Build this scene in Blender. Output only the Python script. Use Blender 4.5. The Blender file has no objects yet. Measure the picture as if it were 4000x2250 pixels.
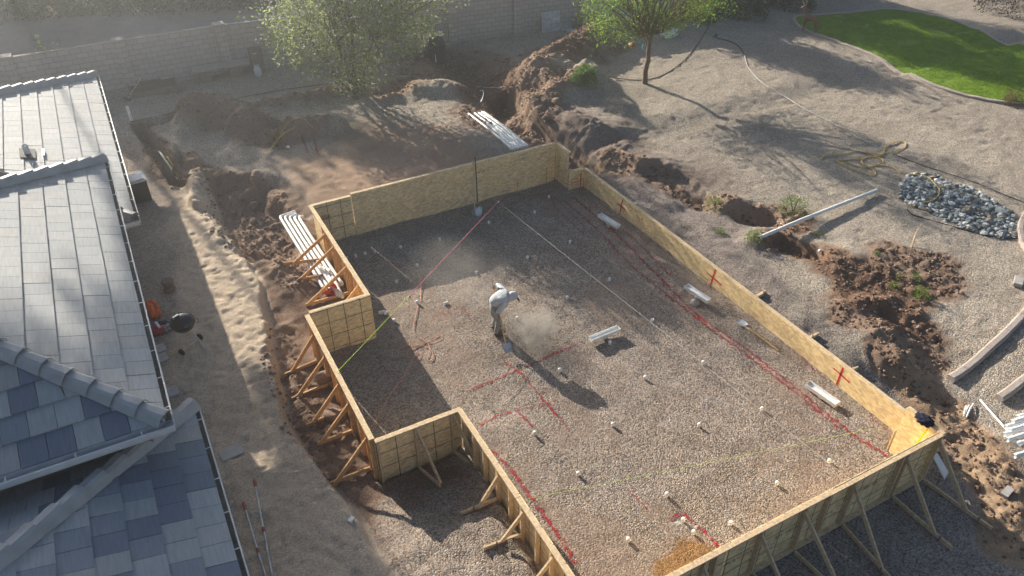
import bpy, bmesh, math, random
import numpy as np
from mathutils import Vector, Matrix

# ------------------------------------------------------------------ camera, sky, sun, exposure
CAM = (0.0, 0.0, 12.573); PITCH, ROLL, YAW = math.radians(36.412), math.radians(-0.597), math.radians(27.795)
FPX = 3034.306                                   # focal length in pixels of the 4000 px wide photograph
scene = bpy.context.scene
_fw = Vector((math.sin(YAW)*math.cos(PITCH), math.cos(YAW)*math.cos(PITCH), -math.sin(PITCH)))
_rt = Vector((math.cos(YAW), -math.sin(YAW), 0)); _up = _rt.cross(_fw)
_r = _rt*math.cos(ROLL) + _up*math.sin(ROLL); _u = -_rt*math.sin(ROLL) + _up*math.cos(ROLL)
cd = bpy.data.cameras.new('camera'); cam = bpy.data.objects.new('camera', cd); scene.collection.objects.link(cam)
cd.sensor_width = 36; cd.lens = 36*FPX/4000; cd.clip_start = .1; cd.clip_end = 2000
cam.matrix_world = Matrix(((_r.x,_u.x,-_fw.x,CAM[0]),(_r.y,_u.y,-_fw.y,CAM[1]),(_r.z,_u.z,-_fw.z,CAM[2]),(0,0,0,1)))
scene.camera = cam

SUN_TO = Vector((-.46, 2.65, 1.0)).normalized()  # towards the sun
SUN_EL = math.asin(SUN_TO.z); SUN_AZ = math.atan2(SUN_TO.x, SUN_TO.y)
world = bpy.data.worlds.new('World'); scene.world = world; world.use_nodes = True
wn = world.node_tree.nodes; sky = wn.new('ShaderNodeTexSky'); sky.sky_type = 'NISHITA'; sky.sun_disc = False
sky.sun_elevation = SUN_EL; sky.sun_rotation = SUN_AZ; sky.dust_density = 1.0; sky.ozone_density = 1.5
bg = wn['Background']; bg.inputs['Strength'].default_value = .050
world.node_tree.links.new(sky.outputs[0], bg.inputs['Color'])
sl = bpy.data.lights.new('sun', 'SUN'); sl.energy = 5.0; sl.angle = math.radians(.5); sl.color = (1, .915, .78)
sun = bpy.data.objects.new('sun', sl); scene.collection.objects.link(sun)
sun.rotation_euler = (-SUN_TO).to_track_quat('-Z', 'Y').to_euler(); sun.location = (0, 0, 60)
scene.view_settings.view_transform = 'Standard'; scene.view_settings.look = 'None'
scene.view_settings.exposure = 1.34; scene.view_settings.gamma = 1
scene.cycles.use_denoising = True; scene.cycles.max_bounces = 6; scene.cycles.volume_bounces = 0
scene.cycles.transparent_max_bounces = 12

random.seed(7); rng = np.random.default_rng(7)
COL = scene.collection.objects
K = 4000/2576                                    # layout notes were taken on a 2576 px wide copy of the photograph

# ------------------------------------------------------------------ helpers
def ray(dx, dy):
    return (_fw*FPX + _r*(dx*K-2000) - _u*(dy*K-1125))
def U(dx, dy, z=0.):
    """world point of a layout pixel on the level plane z"""
    d = ray(dx, dy); t = (z-CAM[2])/d.z
    return Vector((d.x*t, d.y*t, z))
def PXp(dx, dy, ax, v):
    d = ray(dx, dy); t = (v-CAM[ax])/d[ax]
    return Vector(CAM)+d*t
def sst(a, b, x):
    t = np.clip((x-a)/(b-a), 0, 1); return t*t*(3-2*t)

def _hash(ix, iy, s):
    h = (ix*374761393 + iy*668265263 + s*974711) & 0xffffffff
    h = ((h ^ (h >> 13))*1274126177) & 0xffffffff
    return ((h ^ (h >> 16)) & 0xffff)/65535.
def vnoise(x, y, s=0):
    xi = np.floor(x).astype(np.int64); yi = np.floor(y).astype(np.int64); fx = x-xi; fy = y-yi
    fx = fx*fx*(3-2*fx); fy = fy*fy*(3-2*fy)
    a = _hash(xi, yi, s); b = _hash(xi+1, yi, s); c = _hash(xi, yi+1, s); d = _hash(xi+1, yi+1, s)
    return (a*(1-fx)+b*fx)*(1-fy)+(c*(1-fx)+d*fx)*fy*1. - .5
def fbm(x, y, f, o=4, s=0):
    r = 0; a = 1.
    for i in range(o):
        r = r + a*vnoise(x*f+17.3*i, y*f-9.1*i, s+i); a *= .5; f *= 2.03
    return r

class MB:
    """collects faces (with an optional colour per face) and links them as one mesh object"""
    def __init__(s): s.v = []; s.f = []; s.c = []; s.sm = []
    def add(s, vs, fs, col=None, smooth=False):
        o = len(s.v); s.v += [tuple(p) for p in vs]
        for f in fs: s.f.append(tuple(i+o for i in f)); s.c.append(col); s.sm.append(smooth)
    def box(s, c, size, rot=None, col=None, taper=1.):
        x, y, z = (q/2 for q in size); P = []
        for k, sz in ((taper if False else 1., -z), (taper, z)):
            for sx, sy in ((-x,-y),(x,-y),(x,y),(-x,y)): P.append(Vector((sx*k, sy*k, sz)))
        if rot is not None: P = [rot @ p for p in P]
        c = Vector(c); s.add([p+c for p in P], [(0,3,2,1),(4,5,6,7),(0,1,5,4),(1,2,6,5),(2,3,7,6),(3,0,4,7)], col)
    def beam(s, a, b, w, h, up=(0,0,1), col=None):
        a = Vector(a); b = Vector(b); d = (b-a); L = d.length; d = d/L
        up = Vector(up); sd = d.cross(up)
        if sd.length < 1e-4: sd = d.cross(Vector((1,0,0)))
        sd.normalize(); up = sd.cross(d)
        R = Matrix((sd, d, up)).transposed()
        s.box((a+b)/2, (w, L, h), R, col)
    def tube(s, pts, r, n=6, col=None, cap=True):
        pts = [Vector(p) for p in pts]; m = len(pts)
        rs = r if isinstance(r, (list, tuple)) else [r]*m
        vs = []; prev = None
        for i, p in enumerate(pts):
            d = (pts[min(i+1, m-1)]-pts[max(i-1, 0)])
            d = d.normalized() if d.length > 1e-9 else Vector((0,0,1))
            if prev is None: sd = d.orthogonal().normalized()
            else:
                sd = prev - d*prev.dot(d)
                sd = sd.normalized() if sd.length > 1e-6 else d.orthogonal().normalized()
            prev = sd; up = d.cross(sd)
            for k in range(n):
                a = 2*math.pi*k/n; vs.append(p+(sd*math.cos(a)+up*math.sin(a))*rs[i])
        fs = [(i*n+k, i*n+(k+1) % n, (i+1)*n+(k+1) % n, (i+1)*n+k) for i in range(m-1) for k in range(n)]
        s.add(vs, fs, col, True)
        if cap: s.add(vs[:n], [tuple(range(n))[::-1]], col); s.add(vs[-n:], [tuple(range(n))], col)
    def lathe(s, prof, n=16, c=(0,0,0), rot=None, col=None, smooth=True):
        c = Vector(c); vs = []
        for r, z in prof:
            for k in range(n):
                a = 2*math.pi*k/n; p = Vector((r*math.cos(a), r*math.sin(a), z))
                vs.append((rot @ p if rot is not None else p)+c)
        fs = [(i*n+k, i*n+(k+1) % n, (i+1)*n+(k+1) % n, (i+1)*n+k) for i in range(len(prof)-1) for k in range(n)]
        s.add(vs, fs, col, smooth)
        s.add(vs[:n], [tuple(range(n))[::-1]], col); s.add(vs[-n:], [tuple(range(n))], col)
    def prism(s, pts, d, col=None):
        """polygon (3d points) extruded by the vector d"""
        pts = [Vector(p) for p in pts]; d = Vector(d); n = len(pts)
        s.add(pts+[p+d for p in pts], [tuple(range(n))[::-1], tuple(range(n, 2*n))]+[(i, (i+1) % n, (i+1) % n+n, i+n) for i in range(n)], col)
    def build(s, name, m=None, parent=None, loc=None):
        me = bpy.data.meshes.new(name)
        off = Vector(loc) if loc is not None else (parent_loc(parent) if parent is not None else Vector())
        me.from_pydata([(p[0]-off.x, p[1]-off.y, p[2]-off.z) for p in s.v], [], s.f)
        if any(c is not None for c in s.c):
            at = me.color_attributes.new('Col', 'FLOAT_COLOR', 'CORNER')
            buf = []
            for f, c in zip(s.f, s.c): buf += list((c or (.5,.5,.5))[:3])+[1.] if False else ([*(c or (.5,.5,.5))[:3], 1.]*len(f))
            at.data.foreach_set('color', np.array(buf, np.float32))
        me.polygons.foreach_set('use_smooth', s.sm); me.update()
        o = bpy.data.objects.new(name, me); COL.link(o)
        if m: me.materials.append(m)
        if parent is not None: o.parent = parent
        if loc is not None: o.location = loc
        return o
ORG = {}
def parent_loc(p):
    return ORG.get(p.name, Vector())
def tag(o, label=None, cat=None, group=None, kind=None):
    if label: o['label'] = label
    if cat: o['category'] = cat
    if group: o['group'] = group
    if kind: o['kind'] = kind
    return o
def thing(name, loc, label, cat, group=None):
    o = bpy.data.objects.new(name, None); COL.link(o); o.location = loc; o.empty_display_size = .2
    ORG[o.name] = Vector(loc); tag(o, label, cat, group); return o
def sub(mb, name, m, parent):
    """a part (or sub-part): verts are world coords; the thing's origin is subtracted"""
    root = parent
    while root.parent is not None: root = root.parent
    off = ORG.get(root.name, Vector(root.location) if root.type == 'MESH' and root.parent is None else Vector())
    me_parent = parent
    o = mb.build(name, m, None, None)
    me = o.data; co = np.empty(len(me.vertices)*3, np.float32); me.vertices.foreach_get('co', co)
    co = co.reshape(-1, 3)-np.array(off, np.float32); me.vertices.foreach_set('co', co.ravel()); me.update()
    o.parent = me_parent; return o
def solo(mb, name, m, label, cat, group=None, kind=None, loc=None):
    if loc is None:
        A = np.array(mb.v); loc = Vector((A[:,0].mean(), A[:,1].mean(), A[:,2].min()))
    o = mb.build(name, m, None, loc); return tag(o, label, cat, group, kind)
def copy_tree(o, parent=None):
    c = o.copy(); COL.link(c); c.parent = parent
    if o.name in ORG: ORG[c.name] = ORG[o.name]
    for ch in list(o.children): copy_tree(ch, c)
    return c
def skinned(verts, edges, radii, root=0, sub_lv=2):
    """one continuous body grown round a skeleton; returns the mesh"""
    me = bpy.data.meshes.new('tmp'); me.from_pydata([tuple(v) for v in verts], edges, [])
    o = bpy.data.objects.new('tmp', me); COL.link(o)
    o.modifiers.new('s', 'SKIN')
    for i, d in enumerate(me.skin_vertices[0].data):
        r = radii[i]; d.radius = r if isinstance(r, tuple) else (r, r); d.use_root = (i == root)
    mm = o.modifiers.new('u', 'SUBSURF'); mm.levels = sub_lv; mm.render_levels = sub_lv
    dg = bpy.context.evaluated_depsgraph_get(); dg.update()
    res = bpy.data.meshes.new_from_object(o.evaluated_get(dg))
    bpy.data.objects.remove(o); bpy.data.meshes.remove(me)
    res.polygons.foreach_set('use_smooth', [True]*len(res.polygons)); return res
def link_mesh(me, name, m, parent):
    me.name = name; me.materials.clear(); me.materials.append(m)
    o = bpy.data.objects.new(name, me); COL.link(o); o.parent = parent; return o

# ------------------------------------------------------------------ materials
def mat(name, color=(.5,.5,.5), rough=.8, metal=0., spec=.3, noise=0., nscale=8., bump=0., bscale=40., attr=None, trans=0., stretch=None):
    m = bpy.data.materials.new(name); m.use_nodes = True; nt = m.node_tree; N = nt.nodes; L = nt.links
    b = N['Principled BSDF']; b.inputs['Roughness'].default_value = rough; b.inputs['Metallic'].default_value = metal
    b.inputs['Specular IOR Level'].default_value = spec; b.inputs['Base Color'].default_value = (*color, 1)
    tc = N.new('ShaderNodeTexCoord'); vec = tc.outputs['Object']
    if stretch:
        mp = N.new('ShaderNodeMapping'); mp.inputs['Scale'].default_value = stretch; L.new(vec, mp.inputs['Vector']); vec = mp.outputs[0]
    src = None
    if attr:
        a = N.new('ShaderNodeAttribute'); a.attribute_name = attr; src = a.outputs['Color']; L.new(src, b.inputs['Base Color'])
    if noise:
        n = N.new('ShaderNodeTexNoise'); n.inputs['Scale'].default_value = nscale; n.inputs['Detail'].default_value = 5
        L.new(vec, n.inputs['Vector'])
        mr = N.new('ShaderNodeMapRange'); mr.inputs['From Min'].default_value = .25; mr.inputs['From Max'].default_value = .75
        mr.inputs['To Min'].default_value = 1-noise; mr.inputs['To Max'].default_value = 1+noise; L.new(n.outputs['Fac'], mr.inputs['Value'])
        mx = N.new('ShaderNodeMix'); mx.data_type = 'RGBA'; mx.blend_type = 'MULTIPLY'; mx.inputs['Factor'].default_value = 1
        if src: L.new(src, mx.inputs['A'])
        else: mx.inputs['A'].default_value = (*color, 1)
        L.new(mr.outputs[0], mx.inputs['B']); L.new(mx.outputs['Result'], b.inputs['Base Color'])
    if bump:
        n2 = N.new('ShaderNodeTexNoise'); n2.inputs['Scale'].default_value = bscale; n2.inputs['Detail'].default_value = 4
        L.new(vec, n2.inputs['Vector'])
        bp = N.new('ShaderNodeBump'); bp.inputs['Strength'].default_value = bump; bp.inputs['Distance'].default_value = .02
        L.new(n2.outputs['Fac'], bp.inputs['Height']); L.new(bp.outputs[0], b.inputs['Normal'])
    if trans:
        tr = N.new('ShaderNodeBsdfTranslucent'); ms = N.new('ShaderNodeMixShader'); ms.inputs[0].default_value = trans
        lk = b.inputs['Base Color'].links
        if lk: L.new(lk[0].from_socket, tr.inputs['Color'])
        else: tr.inputs['Color'].default_value = (*color, 1)
        L.new(b.outputs[0], ms.inputs[1]); L.new(tr.outputs[0], ms.inputs[2]); L.new(ms.outputs[0], N['Material Output'].inputs['Surface'])
    return m

M = {}
M['pine'] = mat('pine', (.64,.48,.30), .8, noise=.25, nscale=3, stretch=(6,6,6))
M['pine_grey'] = mat('pine_grey', (.62,.46,.29), .85, noise=.3, nscale=3, stretch=(6,6,6))
M['pine_orange'] = mat('pine_orange', (.55,.33,.16), .8, noise=.25, nscale=3, stretch=(6,6,6))
M['white'] = mat('white_plastic', (.78,.78,.76), .4, spec=.5, noise=.06, nscale=20)
M['pipe'] = mat('pvc', (.80,.80,.78), .35, spec=.5, noise=.05, nscale=6)
M['gutter'] = mat('gutter_metal', (.62,.62,.62), .45, noise=.12, nscale=5)
M['gutter_in'] = mat('gutter_inside', (.16,.16,.14), .9, noise=.4, nscale=18)
M['stucco'] = mat('stucco', (.62,.58,.54), .95, noise=.1, nscale=10, bump=.3, bscale=80)
M['tile'] = mat('roof_tile', attr='Col', rough=.68, spec=.35, noise=.14, nscale=4, bump=.15, bscale=60, stretch=(8,.8,1))
M['cap'] = mat('ridge_cap', (.37,.37,.37), .55, spec=.5, noise=.18, nscale=4, bump=.15, bscale=50)
M['black'] = mat('black_enamel', (.012,.012,.014), .18, spec=.6)
M['blackplastic'] = mat('black_plastic', (.02,.02,.02), .6, noise=.3)
M['steel'] = mat('steel', (.55,.55,.56), .3, metal=.9)
M['galv'] = mat('galvanised', (.50,.53,.56), .45, metal=.5, noise=.4, nscale=5)
M['concrete'] = mat('concrete', (.40,.34,.30), .9, noise=.16, nscale=6, bump=.3, bscale=60)
M['paver'] = mat('paver', (.42,.40,.38), .9, noise=.15, nscale=8)
M['red'] = mat('red_plastic', (.62,.035,.03), .4, spec=.5)
M['orangebag'] = mat('orange_bag', (.62,.13,.03), .55, noise=.3, nscale=9)
M['redbag'] = mat('red_bag', (.30,.02,.04), .5, noise=.4, nscale=9)
M['darkbag'] = mat('dark_bag', (.03,.03,.035), .5, noise=.4, nscale=9)
M['clearbag'] = mat('clear_bag', (.35,.36,.35), .3, noise=.4, nscale=14)
M['clay'] = mat('clay', (.22,.13,.09), .9, noise=.3, nscale=8)
M['cardboard'] = mat('cardboard', (.34,.24,.15), .9, noise=.12, nscale=5)
M['rope'] = mat('yellow_hose', (.60,.42,.10), .6)
M['orangecord'] = mat('orange_cord', (.62,.30,.20), .6)
M['greyhose'] = mat('grey_hose', (.52,.52,.50), .5, noise=.3)
M['blackhose'] = mat('black_hose', (.03,.03,.03), .7)
M['pink'] = mat('pink_string', (.65,.16,.25), .8)
M['lime'] = mat('lime_string', (.45,.70,.05), .8)
M['strwhite'] = mat('white_string', (.65,.60,.52), .8)
M['navy'] = mat('navy_cloth', (.012,.014,.035), .95, noise=.3, nscale=10)
M['yellow'] = mat('yellow_paint', (.85,.66,.02), .4, spec=.5)
M['hoodie'] = mat('grey_hoodie', (.50,.52,.54), .95, noise=.12, nscale=9, bump=1., bscale=11)
M['pants'] = mat('grey_trousers', (.27,.28,.28), .95, noise=.3, nscale=8, bump=.8, bscale=14)
M['skin'] = mat('skin', (.42,.22,.14), .6)
M['hair'] = mat('dark_hair', (.015,.012,.01), .7)
M['boot'] = mat('boot', (.10,.07,.05), .8)
M['wooddark'] = mat('weathered_wood', (.20,.15,.12), .9, noise=.25)
M['handle'] = mat('ash_handle', (.55,.34,.12), .6)
M['deer'] = mat('deer_hide', (.19,.095,.065), .8, noise=.2, nscale=6)
M['antler'] = mat('antler', (.50,.46,.38), .6)
M['bark'] = mat('bark', (.13,.10,.08), .95, noise=.4, nscale=9, bump=.7, bscale=25, stretch=(3,3,.6))
M['bark2'] = mat('bark_brown', (.17,.11,.07), .95, noise=.4, nscale=9, bump=.8, bscale=25, stretch=(3,3,.6))
def foliage(name, t=.5): return mat(name, attr='Col', rough=.6, spec=.25, trans=t)
M['leaf'] = foliage('leaves'); M['petal'] = foliage('petals', .3)
M['dirtclod'] = mat('clods', attr='Col', rough=1, noise=.25, nscale=20, bump=.5, bscale=50)
M['rock'] = mat('river_stone', attr='Col', rough=.75, noise=.25, nscale=14, bump=.2, bscale=40)
M['tag'] = mat('white_sticker', (.75,.75,.75), .6)
M['glow_wax'] = mat('honey_wood', (.50,.30,.10), .6)
M['teal'] = mat('teal_plastic', (.10,.45,.38), .5)
M['foam'] = mat('white_sack', (.74,.75,.76), .6, noise=.06)
M['toy_blue'] = mat('toy_blue', (.10,.30,.42), .5); M['toy_green'] = mat('toy_green', (.35,.62,.42), .5)
M['gas'] = mat('propane_white', (.62,.63,.64), .4)
M['composter'] = mat('composter_black', (.018,.020,.019), .6)
M['lattice'] = mat('black_iron', (.02,.02,.02), .5)

def osb(name, base, grid=False):
    m = mat(name, base, .75, spec=.25); nt = m.node_tree; N = nt.nodes; L = nt.links; b = N['Principled BSDF']
    tc = N.new('ShaderNodeTexCoord')
    sep = N.new('ShaderNodeSeparateXYZ'); L.new(tc.outputs['Object'], sep.inputs[0])
    ad = N.new('ShaderNodeMath'); ad.operation = 'ADD'; L.new(sep.outputs['X'], ad.inputs[0]); L.new(sep.outputs['Y'], ad.inputs[1])
    cb = N.new('ShaderNodeCombineXYZ'); L.new(ad.outputs[0], cb.inputs['X']); L.new(sep.outputs['Z'], cb.inputs['Y'])
    v = N.new('ShaderNodeTexVoronoi'); v.inputs['Scale'].default_value = 1; v.voronoi_dimensions = '2D'; v.inputs['Randomness'].default_value = 1
    mp = N.new('ShaderNodeMapping'); mp.inputs['Scale'].default_value = (11, 26, 1); mp.inputs['Rotation'].default_value = (0,0,.25)
    nz = N.new('ShaderNodeTexNoise'); nz.inputs['Scale'].default_value = 3; L.new(cb.outputs[0], nz.inputs['Vector'])
    L.new(cb.outputs[0], mp.inputs['Vector']); L.new(mp.outputs[0], v.inputs['Vector'])
    cr = N.new('ShaderNodeValToRGB'); L.new(v.outputs['Color'], cr.inputs['Fac'])
    e = cr.color_ramp.elements; e[0].position = .1; e[0].color = (*[q*.70 for q in base], 1); e[1].position = .9; e[1].color = (*[min(.95,q*1.18) for q in base], 1)
    mx = N.new('ShaderNodeMix'); mx.data_type = 'RGBA'; mx.blend_type = 'MULTIPLY'; mx.inputs['Factor'].default_value = .6
    mr = N.new('ShaderNodeMapRange'); mr.inputs['To Min'].default_value = .7; mr.inputs['To Max'].default_value = 1.3
    L.new(nz.outputs['Fac'], mr.inputs['Value']); L.new(cr.outputs['Color'], mx.inputs['A']); L.new(mr.outputs[0], mx.inputs['B'])
    out = mx.outputs['Result']
    if grid:
        bt = N.new('ShaderNodeTexBrick'); bt.offset = 0; bt.inputs['Scale'].default_value = 1; bt.inputs['Mortar Size'].default_value = .009
        bt.inputs['Brick Width'].default_value = .405; bt.inputs['Row Height'].default_value = .405; bt.inputs['Mortar Smooth'].default_value = .2
        L.new(cb.outputs[0], bt.inputs['Vector'])
        m2 = N.new('ShaderNodeMix'); m2.data_type = 'RGBA'; L.new(bt.outputs['Fac'], m2.inputs['Factor']); L.new(out, m2.inputs['A'])
        m2.inputs['B'].default_value = (.05,.04,.025,1); out = m2.outputs['Result']
    L.new(out, b.inputs['Base Color'])
    # opaque board: flake pattern over one even base colour
    return m
M['osb'] = osb('strand_board', (.90,.63,.34)); M['osb_grid'] = osb('strand_board_gridded', (.90,.63,.35), True)

def block_mat():
    m = mat('cmu_block', (.36,.32,.30), .95); nt = m.node_tree; N = nt.nodes; L = nt.links; b = N['Principled BSDF']
    tc = N.new('ShaderNodeTexCoord'); sep = N.new('ShaderNodeSeparateXYZ'); L.new(tc.outputs['Object'], sep.inputs[0])
    cb = N.new('ShaderNodeCombineXYZ'); L.new(sep.outputs['X'], cb.inputs['X']); L.new(sep.outputs['Z'], cb.inputs['Y'])
    bt = N.new('ShaderNodeTexBrick'); bt.inputs['Scale'].default_value = 1; bt.inputs['Brick Width'].default_value = .406; bt.inputs['Row Height'].default_value = .203
    bt.inputs['Mortar Size'].default_value = .012; bt.inputs['Mortar Smooth'].default_value = .3; bt.offset = .5
    bt.inputs['Color1'].default_value = (.47,.43,.40,1); bt.inputs['Color2'].default_value = (.41,.375,.35,1); bt.inputs['Mortar'].default_value = (.26,.235,.22,1)
    L.new(cb.outputs[0], bt.inputs['Vector']); L.new(bt.outputs['Color'], b.inputs['Base Color'])
    bp = N.new('ShaderNodeBump'); bp.invert = True; bp.inputs['Strength'].default_value = .8; bp.inputs['Distance'].default_value = .02
    L.new(bt.outputs['Fac'], bp.inputs['Height']); L.new(bp.outputs[0], b.inputs['Normal'])
    return m
M['block'] = block_mat()

def paint(name, col, lo=.42, hi=.55, sc=14):
    m = mat(name, col, .8); nt = m.node_tree; N = nt.nodes; L = nt.links
    tc = N.new('ShaderNodeTexCoord'); n = N.new('ShaderNodeTexNoise'); n.inputs['Scale'].default_value = sc; n.inputs['Detail'].default_value = 6
    n.inputs['Roughness'].default_value = .7
    L.new(tc.outputs['Object'], n.inputs['Vector'])
    mr = N.new('ShaderNodeMapRange'); mr.inputs['From Min'].default_value = lo; mr.inputs['From Max'].default_value = hi; L.new(n.outputs['Fac'], mr.inputs['Value'])
    t = N.new('ShaderNodeBsdfTransparent'); ms = N.new('ShaderNodeMixShader'); L.new(mr.outputs[0], ms.inputs[0]); L.new(t.outputs[0], ms.inputs[1])
    L.new(N['Principled BSDF'].outputs[0], ms.inputs[2]); L.new(ms.outputs[0], N['Material Output'].inputs['Surface']); return m
M['paint_red'] = paint('red_spray', (.36,.014,.028), .44, .58, 17); M['paint_orange'] = paint('orange_spray', (.50,.10,.04), .50, .72, 11)
M['paint_dust'] = paint('pale_spray', (.55,.50,.45), .45, .62, 6)
M['spray_red'] = paint('red_spray_board', (.60,.03,.03), .25, .4, 9); M['spray_orange'] = paint('orange_spray_board', (.75,.20,.05), .44, .58, 9)
M['ink'] = paint('printed_ink', (.06,.05,.04), .46, .54, 26)
M['spray_faint'] = paint('faint_red_spray', (.28,.03,.06), .45, .8, 3)

# ------------------------------------------------------------------ terrain
YD = .5                                          # yard level; the floor of the dig is z = 0
def W(dx, dy, z=YD):
    p = U(dx, dy, z); return (p.x, p.y)
_cl = sorted([(W(x, y, .6)[1], W(x, y, .6)[0]) for x, y in
       [(505,462),(530,500),(548,560),(578,602),(640,690),(662,790),(678,900),(692,960),(706,1050),(742,1110),(800,1180),(880,1270),(930,1380),(970,1449)]])
_cly = np.array([q[0] for q in _cl]); _clx = np.array([q[1] for q in _cl])
def cliff_x(y): return np.interp(y, _cly, _clx)
def segd(x, y, a, b):
    ax, ay = a; bx, by = b; dx, dy = bx-ax, by-ay; L = dx*dx+dy*dy+1e-9
    t = np.clip(((x-ax)*dx+(y-ay)*dy)/L, 0, 1)
    return np.hypot(x-ax-t*dx, y-ay-t*dy)
def pold(x, y, pts):
    d = None
    for a, b in zip(pts[:-1], pts[1:]):
        q = segd(x, y, a, b); d = q if d is None else np.minimum(d, q)
    return d
def far_from(x, y, pts, r):
    xs = [p[0] for p in pts]; ys = [p[1] for p in pts]
    return x.max() < min(xs)-r or x.min() > max(xs)+r or y.max() < min(ys)-r or y.min() > max(ys)+r
P_ = lambda *pts: [W(*p) for p in pts]
# (points, half width m, height m, edge: 0 soft heap .. 1 steep bank)
RELIEF = [
 (P_((1490,118),(1440,150),(1345,205)), 1.15, 1.05, 0), (P_((1470,222),(1340,285)), .95, .75, 0), (P_((1475,215),(1560,275)), .6, .35, 0),
 (P_((1400,320),(1480,360)), .8, .45, 0), (P_((1480,300),(1540,330)), .8, .3, 0), (P_((1540,400),(1620,430)), .55, .38, 0), (P_((1450,330),(1560,370)), .5, .3, 0), (P_((1590,385),(1680,415)), .45, .22, 0), (P_((1600,470),(1680,520)), .4, .2, 0), (P_((1740,560),(1830,640)), .5, .15, 0), (P_((1880,690),(2000,800)), .5, .13, 0), (P_((1700,445),(1720,470)), .5, .22, 0),
 (P_((1160,160),(1260,250)), 1.3, -.5, 0), (P_((1265,235),(1290,300)), .55, -.55, 1), (P_((1310,320),(1440,395),(1475,425)), .42, -.38, 1),
 (P_((1060,150),(1130,200)), .8, .25, 0), (P_((940,255),(1000,250)), .4, .22, 0), (P_((1060,230),(1150,225)), .7, .42, 0), (P_((850,240),(680,272)), .5, .42, 0),
 (P_((500,300),(560,290),(620,320)), .85, .85, 0), (P_((480,300),(470,340)), .45, .3, 0), (P_((745,330),(835,322)), .45, .42, 1), (P_((700,345),(740,340)), .4, .25, 0),
 (P_((350,322),(395,385),(430,440),(455,468)), .22, -.6, 1), (P_((352,318),(430,312)), .28, -.4, 1), (P_((425,395),(432,420)), .3, .3, 1), (P_((470,395),(490,420)), .28, .25, 1),
 (P_((505,455),(510,520)), .32, .28, 1), (P_((580,480),(640,540),(680,600)), .85, -.45, 1), (P_((590,470),(640,450)), .5, .25, 0),
 (P_((690,690),(720,720)), .6, .22, 0), (P_((650,650),(700,650)), .5, .2, 0), (P_((1110,375),(1200,372)), .8, .22, 0),
 (P_((1640,440),(1700,455),(1770,510)), .38, -.34, 1), (P_((1870,540),(1920,548)), .42, -.34, 1), (P_((1830,515),(1850,520)), .45, .26, 0), (P_((1960,610),(2040,640)), .34, -.30, 1),
 (P_((1890,610),(1925,600)), .35, .2, 0), (P_((2120,650),(2090,710)), .6, .16, 0), (P_((2130,770),(2215,765)), .32, .16, 0), (P_((2225,785),(2240,800)), .22, -.14, 1),
 (P_((2220,840),(2260,880)), .5, .14, 0), (P_((2330,945),(2370,965)), .35, -.14, 1), (P_((2270,900),(2330,930)), .4, .14, 0), (P_((2240,905),(2400,1040)), .3, .12, 0), (P_((2520,1080),(2560,1240)), .5, .12, 0),
 (P_((470,560),(560,600)), .7, .12, 0),
]
WALL = [(-14., 33.95), (4.6, 33.80), (36., 29.4)]
def wall_y(x): return np.interp(x, [q[0] for q in WALL], [q[1] for q in WALL])
def form_mask(x, y):
    """1 inside the formwork"""
    xw = np.where(y < 10.36, 4.24, np.where(y < 14.92, 2.41, 3.915))
    e = .05
    return sst(-e, e, x-xw)*sst(-e, e, y-5.33)*sst(-e, e, 19.86-y)*sst(-e, e, np.where(y > 18.99, 12.13, np.where(y < 6.2, 12.16, 12.735))-x)
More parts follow.
